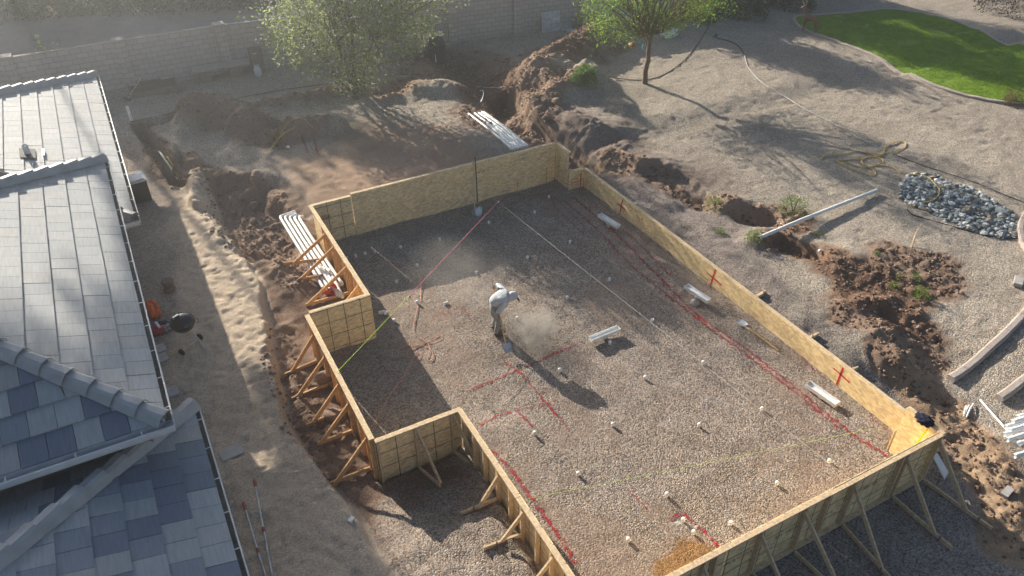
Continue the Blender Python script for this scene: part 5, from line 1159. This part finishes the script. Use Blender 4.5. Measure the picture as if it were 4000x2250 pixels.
tubes('garden_hose', smooth(Gs((2065,402,.03),(2075,392,.03),(2110,392,.03),(2140,385,.03),(2160,382,.03),(2195,390,.03),(2215,398,.03),(2225,380,.03),(2225,372,.03),(2250,358,.03),(2275,358,.03),(2280,368,.03),(2262,380,.03),(2230,386,.03),(2190,398,.03),(2120,406,.03),(2105,404,.03),(2110,412,.03),(2140,430,.03),(2180,440,.03),(2195,446,.03),(2205,438,.03),(2190,425,.03),(2165,412,.03),(2170,400,.03),(2200,395,.03),(2225,405,.03),(2215,415,.03),(2180,425,.03),(2150,420,.03),(2130,408,.03)), 3), .016, M['rope'], 'yellow hose lying in big loops on the gravel', 'hose')
tubes('garden_hose', smooth(Gs((2195,418,.03),(2240,420,.03),(2275,440,.03),(2330,448,.10),(2350,470,.10),(2365,488,.10),(2350,510,.1),(2320,515,.06),(2290,522,.03)), 3), .016, M['rope'], 'yellow hose running from the loops over the river rocks', 'hose')
tubes('garden_hose', smooth(Gs((1795,95,.03),(1805,85,.03),(1800,98,.03),(1830,103,.03),(1858,115,.03),(1872,140,.03)), 2), .022, M['blackhose'], 'dark end of the long pale hose below the shrubs', 'hose')
tubes('garden_hose', smooth(Gs((1872,140,.03),(1880,170,.03),(1900,195,.03),(1930,220,.03),(1980,248,.03),(2010,268,.03),(2060,295,.03),(2120,325,.03),(2165,352,.03),(2200,370,.03),(2235,380,.03)), 2), .012, M['greyhose'], 'long pale grey hose snaking down the open gravel', 'hose')
tubes('drip_line', smooth(Gs((2245,388,.02),(2300,410,.02),(2360,432,.04),(2450,460,.04),(2540,498,.03),(2600,520,.03)), 2), .012, M['blackhose'], 'thin black line along the far side of the river rocks', 'hose')
tubes('drip_line', smooth(Gs((2282,528,.03),(2288,540,.02),(2330,552,.02),(2420,578,.02),(2490,598,.02),(2600,604,.02)), 2), .014, M['blackhose'], 'black line along the near side of the river rocks', 'hose')
tubes('drip_line', smooth(Gs((1795,30,.02),(1790,50,.02),(1765,100,.02),(1730,145,.02),(1690,180,.02),(1640,202,.02),(1590,203,.02),(1540,196,.02),(1500,188,.02)), 2), .016, M['blackhose'], 'black irrigation line looping past the yellow green tree', 'hose')
tubes('drip_line', smooth(Gs((330,308,.02),(380,297,.02),(500,270,.02),(600,248,.02),(700,228,.02),(800,215,.02),(870,207,.02)), 2), .014, M['blackhose'], 'black cable lying along the shaded gravel before the planter', 'cable')
tubes('drip_line', smooth(Gs((980,192,.02),(1020,187,.02),(1060,190,.02)), 2), .014, M['blackhose'], 'short piece of black line right of the flowering tree', 'cable')
tubes('loose_wire', smooth(Gs((300,335,.02),(318,337,.08),(325,345,.05),(300,348,.03)), 2), .012, M['greyhose'], 'loop of pale wire on the gravel beside the roof', 'wire')
tubes('loose_wire', smooth(Gs((338,342,.1),(380,352,.22),(420,350,.3)), 2), .010, M['wooddark'], 'wire sagging across the narrow left trench', 'wire')
tubes('loose_wire', smooth(Gs((430,358,.05),(455,392,.05),(490,425,.05),(500,440,.05),(475,452,.05),(455,455,.05)), 2), .011, M['rope'], 'yellowish wire lying beside the narrow left trench', 'wire')
tubes('gas_pipe', smooth(Gs((672,392,.05),(690,372,.12),(715,352,.25),(745,340,.3)), 2), .016, M['rope'], 'yellow pipe arching out of the dug soil', 'pipe')
tubes('loose_wire', smooth(Gs((700,360,.1),(725,330,.35),(765,318,.4),(790,335,.2)), 2), .010, M['rope'], 'thin wire hoop over the dug soil', 'wire')
tubes('loose_wire', smooth(Gs((410,475,.02),(440,485,.05),(455,500,.03)), 2), .010, M['greyhose'], 'thin pale wire on the sand by the black box', 'wire')

# ------------------------------------------------------------------ things beside the house
p = G(472,872); R_ = .29; t = thing('kettle_grill', p, 'black round kettle barbecue on thin legs and two wheels in the house shade', 'barbecue')
zb = p+Vector((.06,.05,.66))
mb = MB(); mb.lathe([(.03,-.22),(.14,-.19),(.23,-.11),(.285,.0),(.29,.02),(.28,.02)], 28, zb); sub(mb, 'bowl', M['black'], t)
mb = MB(); mb.lathe([(.295,.015),(.295,.035),(.285,.06),(.25,.135),(.18,.19),(.09,.215),(.01,.222)], 28, zb); lid = sub(mb, 'lid', M['black'], t)
mb = MB(); h_ = zb+Vector((-.10,-.02,.20)); mb.box(h_+Vector((0,0,.055)), (.15,.05,.022), Matrix.Rotation(.5, 3, 'Z')); mb.tube([h_+Vector((-.05,-.03,0)), h_+Vector((-.05,-.03,.06))], .008, 6); mb.tube([h_+Vector((.05,.03,0)), h_+Vector((.05,.03,.06))], .008, 6); sub(mb, 'lid_handle', M['steel'], lid)
for s_, pp in (((.14,-.14), (.30,-.38,0)), ((-.10,-.12), (-.22,-.26,.08)), ((.12,.12), (.26,.12,.08))):
    mb = MB(); mb.tube([zb+Vector((s_[0], s_[1], -.16)), p+Vector((pp[0]+.06, pp[1]+.05, pp[2]+.01))], .013, 8); sub(mb, 'leg', M['steel'], t)
for pp in ((-.16,-.26), (.32,.12)):
    mb = MB(); R_m = Matrix.Rotation(math.pi/2, 3, 'Y') ; R_m = Matrix.Rotation(math.atan2(.38,.48), 3, 'Z') @ R_m; mb.lathe([(.03,-.02),(.08,-.022),(.085,0),(.08,.022),(.03,.02)], 18, p+Vector((pp[0], pp[1], .085)), R_m); sub(mb, 'wheel', M['blackplastic'], t)
mb = MB(); mb.tube([p+Vector((-.16,-.26,.085)), p+Vector((.32,.12,.085))], .008, 6); mb.tube([p+Vector((-.08,-.2,.2)), p+Vector((.20,.03,.2)), p+Vector((.22,-.2,.2)), p+Vector((-.08,-.2,.2))], .005, 5); sub(mb, 'axle_rack', M['steel'], t)
for sg in (-1, 1):
    mb = MB(); mb.tube([zb+Vector((sg*.285,-.08,-.03)), zb+Vector((sg*.34,-.09,-.035)), zb+Vector((sg*.34,.05,-.035)), zb+Vector((sg*.285,.06,-.03))], .010, 6); sub(mb, 'side_handle', M['blackplastic'], t)
p = G(428,730); t = thing('clay_pot', p, 'small brown clay chimney pot in the house shade', 'pot'); mb = MB(); mb.lathe([(.13,-.03),(.15,.06),(.12,.12),(.115,.16),(.14,.22),(.15,.30),(.14,.31),(.12,.30),(.11,.2),(.01,.19)], 20, p); sub(mb, 'body', M['clay'], t); mb = MB(); mb.lathe([(.152,.27),(.158,.285),(.152,.305),(.142,.305)], 20, p); sub(mb, 'rim', M['wooddark'], t)
cloth('charcoal_bag', G(388,790), (.17,.30,.24), M['orangebag'], 'orange charcoal sack slumped against the house wall', 'sack', 4, 4, .3)
t = cloth('charcoal_bag', G(392,838), (.22,.16,.13), M['redbag'], 'dark red charcoal bag with a white band lying by the house wall', 'bag', 6, 4, .2)
mb = MB(); q = G(402,832,.14); mb.box(q-t.location, (.06,.26,.14), Matrix.Rotation(.2,3,'Z')); o_ = mb.build('white_band', M['white']); o_.parent = t
cloth('plastic_bag', G(420,828), (.16,.12,.08), M['clearbag'], 'crumpled clear plastic bag next to the red charcoal bag', 'bag', 9, 4, .4)
cloth('dark_bag', G(413,820), (.12,.10,.10), M['darkbag'], 'crumpled dark bag between the red bag and the clear bag', 'bag', 10, 4, .35)
for d_, lab in [((393,882), 'stepping stone nearest the charcoal bags'), ((398,905), 'half buried stepping stone, second from the charcoal bags'), ((424,990), 'stepping stone nearest the lower roof corner'), ((640,1142) , 'stepping stone half hidden by the lower gutter')]:
    p = G(*d_) if d_[0] < 600 else G(582,1140)
    mb = MB(); mb.box(p+Vector((0,0,.012)), (.42,.30,.05), Matrix.Rotation(.12, 3, 'Z')); solo(mb, 'paving_stone', M['paver'], 'pale square '+lab, 'paver', 'stepping stones by the house')
p = U(355, 502, .62); p.z = gz(p.x, p.y); t = thing('smoker_box', p, 'black metal box with a pale dented lid standing beside the roof corner', 'box'); mb = MB(); RZ = Matrix.Rotation(.12, 3, 'Z')
mb.box(p+Vector((0,0,.36)), (.56,.50,.68), RZ); sub(mb, 'body', M['blackplastic'], t); mb = MB(); mb.box(p+Vector((0,-.0,.73)), (.62,.56,.05), RZ @ Matrix.Rotation(.08, 3, 'X')); mb.box(p+Vector((-.02,-.12,.765)), (.54,.22,.02), RZ @ Matrix.Rotation(.12, 3, 'X')); sub(mb, 'lid', M['galv'], t)
for a_, b_, m1, lab in [((641,1213), (686,1449), .44, 'longer silver extension pole lying on the sand'), ((614,1270), (668,1449), .55, 'shorter silver extension pole lying on the sand')]:
    A = G(*a_, .04); B = G(*b_, .04); d_ = (B-A); B = B+d_*.25; B.z = gz(B.x, B.y)+.04; t = thing('extension_pole', A, lab, 'pole', 'extension poles on the sand')
    mb = MB(); mb.tube([A, B], .016, 8); sub(mb, 'shaft', M['galv'], t)
    d_ = (B-A).normalized(); mb = MB(); mb.tube([A-d_*.02, A+d_*.16], .026, 8); sub(mb, 'grip', M['clay'] if False else mat('red_grip', (.35,.09,.06), .6), t)
    q = A.lerp(B, m1); mb = MB(); mb.tube([q-d_*.05, q+d_*.05], .026, 8); sub(mb, 'clamp', M['clay'] if False else bpy.data.materials['red_grip'], t)
p = U(306, 562, .62); p.z = gz(p.x, p.y); t = thing('iron_stand', p, 'black wrought iron plant stand under the roof corner', 'stand')
mb = MB()
for a_, b_ in (((-.18,-.18),(-.18,.18)), ((.18,-.18),(.18,.18)), ((-.18,-.18),(.18,-.18)), ((-.18,.18),(.18,.18))):
    mb.tube([p+Vector((*a_, 0)), p+Vector((*b_, .7))], .009, 5); mb.tube([p+Vector((*a_, .7)), p+Vector((*b_, 0))], .009, 5); mb.tube([p+Vector((*a_, .7)), p+Vector((*b_, .7))], .011, 5); mb.tube([p+Vector((*a_, 0)), p+Vector((*a_, .75))], .011, 5)
sub(mb, 'frame', M['lattice'], t)

# ------------------------------------------------------------------ along the back wall
def boxy(p, size, rz=0.):
    mb = MB(); mb.box(Vector(p)+Vector((0,0,size[2]/2)), size, Matrix.Rotation(rz, 3, 'Z')); return mb
A, B = G(339,247), G(457,231); d_ = (B-A); d_.z = 0; Lp = d_.length; d_.normalize(); s_ = Vector((-d_.y, d_.x, 0)); z0 = min(A.z, B.z)
t = thing('planter', A, 'low timber planter box of dark soil against the back wall', 'planter'); rz = math.atan2(d_.y, d_.x); Dp = 1.3
mb = MB(); mb.beam(Vector((A.x,A.y,z0+.16)), Vector((B.x,B.y,z0+.16)), .09, .24); sub(mb, 'front_board', M['wooddark'], t)
mb = MB(); mb.beam(Vector((A.x,A.y,z0+.16))+s_*Dp, Vector((B.x,B.y,z0+.16))+s_*Dp, .08, .24); sub(mb, 'back_board', M['wooddark'], t)
for q in (A, B): mb = MB(); mb.beam(Vector((q.x,q.y,z0+.15))+s_*.05, Vector((q.x,q.y,z0+.15))+s_*(Dp-.05), .07, .22); sub(mb, 'end_board', M['wooddark'], t)
mb = MB(); c_ = (A+B)/2+s_*Dp/2; mb.box((c_.x, c_.y, z0+.10), (Lp-.1, Dp-.1, .2), Matrix.Rotation(rz, 3, 'Z')); sub(mb, 'soil', M['dirtclod'] if False else mat('planter_soil', (.10,.075,.055), 1, noise=.3), t)
shrub('planter_plant', G(424,200,.12), 'leafy plant growing at the right end of the planter', .3, .5, 500, .12, DG+[(.06,.09,.03)], seed=120)
A = Vector((2.9, 33.12, 0)); B = Vector((5.2, 33.05, 0)); d_ = (B-A); d_.z = 0; d_.normalize(); s_ = Vector((-d_.y, d_.x, 0)); rz = math.atan2(d_.y, d_.x); c_ = (A+B)/2+s_*.30; z0 = gz(c_.x, c_.y); Lb_ = (B-A).length
t = thing('stone_bench', (c_.x, c_.y, z0), 'long low grey slab bench on dark legs by the back wall', 'bench'); mb = boxy((c_.x, c_.y, z0+.46), (Lb_, .62, .09), rz); sub(mb, 'slab', M['concrete'], t)
for k_ in (-.3, .22): mb = boxy((c_.x+d_.x*Lb_*k_, c_.y+d_.y*Lb_*k_, z0), (.45,.45,.46), rz); sub(mb, 'leg', M['wooddark'], t)
c2 = B+s_*.30+d_*.32; mb = boxy((c2.x, c2.y, gz(c2.x, c2.y)), (.5,.5,.95), rz); solo(mb, 'storage_bin', M['wooddark'], 'tall dark bin at the right end of the slab bench', 'bin')
p = G(651,192); t = thing('propane_tank', p, 'white propane cylinder standing on the shaded gravel', 'gas cylinder'); mb = MB(); mb.lathe([(.10,0),(.10,.04),(.14,.06),(.155,.10),(.155,.28),(.14,.34),(.08,.385),(.03,.40)], 20, p); sub(mb, 'tank', M['gas'], t)
mb = MB(); mb.lathe([(.10,.375),(.105,.47),(.095,.47),(.09,.375)], 16, p); sub(mb, 'collar', M['gas'], t); mb = MB(); mb.lathe([(.02,.38),(.02,.44),(.04,.45),(.04,.47),(.01,.47)], 10, p); sub(mb, 'valve', M['steel'], t)
p = G(1099,150); t = thing('compost_bin', p, 'black dome shaped composter in front of the back wall', 'compost bin'); mb = MB(); mb.lathe([(.40,-.05),(.41,.3),(.40,.6),(.36,.82),(.27,.98),(.12,1.06),(.02,1.07)], 22, p); sub(mb, 'shell', M['composter'], t); mb = MB(); mb.lathe([(.385,.70),(.395,.715),(.385,.735)], 22, p); sub(mb, 'lid_rim', M['blackplastic'], t)
for d_, sz, rz_, tilt, lab in [((1386,78), (.95,.06,.86), -.05, -.18, 'whitish square metal panel leaning against the back wall')]:
    p = G(*d_); mb = MB(); RR = Matrix.Rotation(rz_, 3, 'Z') @ Matrix.Rotation(tilt, 3, 'X'); c_ = p+Vector((0,.05,.44)); t = thing('metal_sheet', p, lab, 'panel'); mb.box(c_, sz, RR); sub(mb, 'sheet', M['galv'], t)
    mb = MB()
    for q0, q1 in (((-.47,-.43),(.47,-.43)), ((-.47,.43),(.47,.43)), ((-.47,-.43),(-.47,.43)), ((.47,-.43),(.47,.43))): mb.beam(c_+RR @ Vector((q0[0],-.045,q0[1])), c_+RR @ Vector((q1[0],-.045,q1[1])), .035, .03, up=RR @ Vector((0,1,0)))
    sub(mb, 'frame', M['gutter'], t)
p = G(1428,75); t = thing('metal_sheet', p, 'two flat pale metal trays lying on the ground by the wall', 'panel'); mb = MB(); mb.box(p+Vector((.05,.1,.07)), (.72,.62,.08), Matrix.Rotation(-.25, 3, 'Z')); sub(mb, 'tray', M['galv'], t); mb = MB(); mb.box(p+Vector((.18,-.22,.035)), (.7,.35,.05), Matrix.Rotation(-.25, 3, 'Z')); sub(mb, 'tray', M['gutter'], t)
p = G(1477,70); t = thing('cardboard_box', p, 'large opened cardboard box by the back wall', 'box'); mb = boxy(p+Vector((.1,.1,0)), (.85,.6,.62), -.03); sub(mb, 'body', M['cardboard'], t); mb = MB(); mb.box(p+Vector((-.40,.05,.50)), (.28,.55,.015), Matrix.Rotation(.5, 3, 'Y')); sub(mb, 'flap', M['cardboard'], t); mb = MB(); mb.box(p+Vector((.1,-.205,.36)), (.86,.008,.035)); sub(mb, 'tape', M['pine'], t)
mb = boxy(p+Vector((.05,.75,0)), (.9,.4,.85), .02); solo(mb, 'cardboard_box', M['cardboard'], 'taller cardboard box standing behind the opened one', 'box')
cloth('leaf_pile', G(1450,72), (.35,.28,.10), mat('dry_leaves', (.22,.12,.08), 1, noise=.5, nscale=12), 'small heap of reddish dry leaves between the trays and the box', 'leaf pile', 15, 4, .5)
cloth('white_sack', G(1682,92), (.46,.32,.30), M['foam'], 'plump white plastic sack lying behind the yellow green tree', 'sack', 2, 4, .18)
# birdhouse hanging from the left branch of the yellow green tree
p = PXp(1590, 112, 1, b2.y-.1); t = thing('bird_house', p, 'small golden hexagonal bird house hanging from a branch', 'bird house'); mb = MB(); Rb = Matrix.Rotation(math.pi/2, 3, 'X')
mb.lathe([(.13,-.09),(.13,.09),(.10,.09),(.095,.0),(.01,.0)], 6, p, Rb, smooth=False); sub(mb, 'body', M['glow_wax'], t); mb = MB(); mb.tube([p+Vector((0,0,.11)), p+Vector((.02,0,.75))], .006, 5); sub(mb, 'cord', M['wooddark'], t)
tubes('tree_branch', [b2+Vector((.05,0,1.7)), p+Vector((.3,.05,.72)), p+Vector((-.25,0,.95))], [.05,.03,.012], M['bark2'], 'bare low branch of the yellow green tree carrying the bird house', 'branch')
mb = MB(); q = PXp(1618, 119, 1, b2.y-.15); mb.lathe([(.03,-.1),(.045,-.05),(.045,.06),(.02,.12)], 8, q); solo(mb, 'bird_feeder', M['teal'], 'small teal feeder tied to the trunk', 'feeder')
# buck decoy at the lawn edge
f0 = G(2018, 80); fb_ = G(2045, 87); ax_ = (f0-fb_); ax_.z = 0; ax_.normalize(); sd_ = Vector((-ax_.y, ax_.x, 0)); pd = (f0+fb_)/2; pd.z = gz(pd.x, pd.y)
t = thing('deer', pd, 'brown buck figure with antlers standing on the lawn border', 'deer')
def DL(a, s, z): return ax_*a+sd_*s+Vector((0,0,z))
vs = [DL(-.30,0,.70), DL(-.05,0,.68), DL(.20,0,.70), DL(.34,0,.88), DL(.40,0,1.06), DL(.46,0,1.10), DL(.60,0,1.05)]; rr = [(.12,.13), (.115,.12), (.125,.15), .075, .065, .06, .032]; es = [(0,1),(1,2),(2,3),(3,4),(4,5),(5,6)]
for s_ in (-1, 1):
    i = len(vs); vs += [DL(-.34, .07*s_, .56), DL(-.30, .075*s_, .40), DL(-.40, .075*s_, .28), DL(-.37, .075*s_, .04)]; es += [(0,i),(i,i+1),(i+1,i+2),(i+2,i+3)]; rr += [.085,.045,.024,.02]
    i = len(vs); vs += [DL(.24, .07*s_, .50), DL(.25, .075*s_, .28), DL(.24, .075*s_, .04)]; es += [(2,i),(i,i+1),(i+1,i+2)]; rr += [.055,.024,.02]
    i = len(vs); vs += [DL(.40, .10*s_, 1.17)]; es += [(5,i)]; rr += [.018]
i = len(vs); vs += [DL(-.44,0,.66)]; es += [(0,i)]; rr += [.03]
me = skinned(vs, es, [q if isinstance(q, tuple) else (q, q) for q in rr], 0, 2); link_mesh(me, 'body', M['deer'], t)
mb = MB()
for s_ in (-1, 1):
    mb.tube([pd+DL(.43,.035*s_,1.13), pd+DL(.38,.10*s_,1.24), pd+DL(.44,.16*s_,1.34), pd+DL(.54,.12*s_,1.42)], [.014,.012,.01,.005], 6)
    mb.tube([pd+DL(.40,.13*s_,1.29), pd+DL(.37,.15*s_,1.42)], [.010,.004], 5); mb.tube([pd+DL(.44,.16*s_,1.34), pd+DL(.45,.17*s_,1.46)], [.010,.004], 5)
sub(mb, 'antlers', M['antler'], t)
mb = MB(); mb.lathe([(.03,0),(.05,.02),(.03,.04)], 8, pd+DL(.33,0,.86)); sub(mb, 'throat_patch', M['antler'], t)
tubes('toy_bat', [G(2318,166,.05), G(2326,172,.06), G(2333,176,.06)], [.02,.025,.05], M['toy_blue'], 'blue and green foam toy lying on the sunlit lawn', 'toy')
cloth('toy_ball', G(2335,178), (.08,.07,.06), M['toy_green'], 'small green toy beside the blue foam toy on the lawn', 'toy', 5)
tubes('toy_racket', smooth([G(2176,68,.04), G(2182,63,.04), G(2187,66,.04), G(2178,71,.04), G(2170,74,.04)], 2), .03, M['toy_green'], 'pale toy racket lying on the shaded lawn', 'toy')
tubes('toy_racket', smooth([G(2166,76,.04), G(2174,76,.04), G(2183,74,.04)], 2), .025, M['toy_green'], 'pale toy hoop below the racket on the shaded lawn', 'toy')
# sticks, stakes and scraps in the right hand soil
tubes('stick', [G(2293,622), G(2297,608,.25), G(2307,596,.42)], [.02,.016,.008], M['pine_grey'], 'dead forked stick standing in the gravel', 'stick')
tubes('metal_stake', [G(2193,690), G(2189,655,.3)], .01, M['wooddark'], 'thin rusty rod standing on the brown soil patch', 'stake')
mb = MB(); p = G(2560,712); mb.box(p+Vector((0,0,.05)), (.4,.2,.1), Matrix.Rotation(.5, 3, 'Z')); solo(mb, 'concrete_chunk', M['paver'], 'loose grey block near the right edge', 'block')
mb = MB(); p = G(2532,1240); mb.box(p+Vector((0,0,.03)), (.3,.14,.06), Matrix.Rotation(.2, 3, 'Z')); solo(mb, 'concrete_chunk', M['paver'], 'flat grey block in the lower right soil', 'block')
for d_, s_, lab in [((2062,633), .05, 'white stone scrap at the lip of the soil ditch'), ((1730,492), .0, '')]:
    if s_: cloth('stone', G(*d_), (s_*1.4, s_, s_*.8), M['white'], lab, 'stone', 3, 2, .3)
for d_, s_, lab in [((1400,262), .20, 'round boulder on the bank of the dark pit'), ((1345,318), .17, 'reddish boulder low on the lit soil bank'), ((1375,300), .15, 'boulder in the middle of the lit soil bank'), ((1345,212), .12, 'pale boulder at the top of the lit soil bank'), ((638,520), .16, 'rounded boulder in the soil pit by the sand'), ((985/2.1+170, 560), .13, 'boulder lower in the soil pit by the sand'), ((820,955), .22, 'sandy lump under the braces of the middle left wall'), ((838,1050), .20, 'broad clod under the lower braces of the middle left wall'), ((610,500), .14, 'dark boulder at the head of the soil pit')]:
    me = stone_mesh(int(d_[0])+7, 2, .75); me.materials.append(mat('boulder_'+str(int(d_[0])), (.24,.165,.12), 1, noise=.3, nscale=6, bump=.5)); o_ = bpy.data.objects.new('boulder', me); COL.link(o_); p = G(*d_); o_.location = p+Vector((0,0,s_*.35)); o_.scale = (s_*1.2, s_, s_); o_.rotation_euler = (.2,.1,d_[0]); me.polygons.foreach_set('use_smooth', [True]*len(me.polygons)); tag(o_, lab, 'boulder', 'boulders in the dug soil')

# ------------------------------------------------------------------ dust and hazy air
def vol_mat(name, col, dens, g, noise_scale=None):
    m = bpy.data.materials.new(name); m.use_nodes = True; nt = m.node_tree; N = nt.nodes; L = nt.links; N.remove(N['Principled BSDF'])
    v = N.new('ShaderNodeVolumePrincipled'); v.inputs['Color'].default_value = (*col, 1); v.inputs['Density'].default_value = dens; v.inputs['Anisotropy'].default_value = g
    L.new(v.outputs[0], N['Material Output'].inputs['Volume'])
    if noise_scale:
        tc = N.new('ShaderNodeTexCoord'); n = N.new('ShaderNodeTexNoise'); n.inputs['Scale'].default_value = noise_scale; n.inputs['Detail'].default_value = 4; L.new(tc.outputs['Object'], n.inputs['Vector'])
        ln = N.new('ShaderNodeVectorMath'); ln.operation = 'LENGTH'; L.new(tc.outputs['Object'], ln.inputs[0])
        fo = N.new('ShaderNodeMapRange'); fo.inputs['From Min'].default_value = 1.0; fo.inputs['From Max'].default_value = .15; L.new(ln.outputs['Value'], fo.inputs['Value'])
        nr = N.new('ShaderNodeMapRange'); nr.inputs['From Min'].default_value = .38; nr.inputs['From Max'].default_value = .72; L.new(n.outputs['Fac'], nr.inputs['Value'])
        mu = N.new('ShaderNodeMath'); mu.operation = 'MULTIPLY'; L.new(fo.outputs[0], mu.inputs[0]); L.new(nr.outputs[0], mu.inputs[1])
        m2 = N.new('ShaderNodeMath'); m2.operation = 'MULTIPLY'; m2.inputs[1].default_value = dens; L.new(mu.outputs[0], m2.inputs[0]); L.new(m2.outputs[0], v.inputs['Density'])
    return m
def dust(c, ax_, dens, label, seed, ns=1.6):
    bmx = bmesh.new(); bmesh.ops.create_icosphere(bmx, subdivisions=3, radius=1); me = bpy.data.meshes.new('dust_cloud'); bmx.to_mesh(me); bmx.free()
    o = bpy.data.objects.new('dust_cloud', me); COL.link(o); o.location = c; o.scale = ax_; o.rotation_euler = (0, 0, seed*.7); me.materials.append(vol_mat('dust_'+str(seed), (.97,.92,.85), dens, .45, ns)); return tag(o, label, 'dust', kind='stuff')
dust(U(1350, 836, .35), (.90, .60, .55), 4.2, 'pale dust puff kicked up in front of the worker', 1, 1.7)
dust(U(1312, 812, .3), (.7, .45, .4), 1.2, 'thin dust veil at the feet of the worker', 2, 1.8)
dust(U(1160, 690, .8), (1.8, 1.3, 1.0), .40, 'faint dust drifting over the shade behind the worker', 3, 1.5)
mb = MB(); mb.box((0, 0, 12.0), (840, 840, 28)); hz_ = mb.build('haze', vol_mat('hazy_air', (.92,.96,1.0), .0042, .82)); hz_['kind'] = 'stuff'; hz_['label'] = 'thin haze in the air, thickened to imitate the sun glare'; hz_['category'] = 'haze'  # haze density also stands in for the sun's lens glare
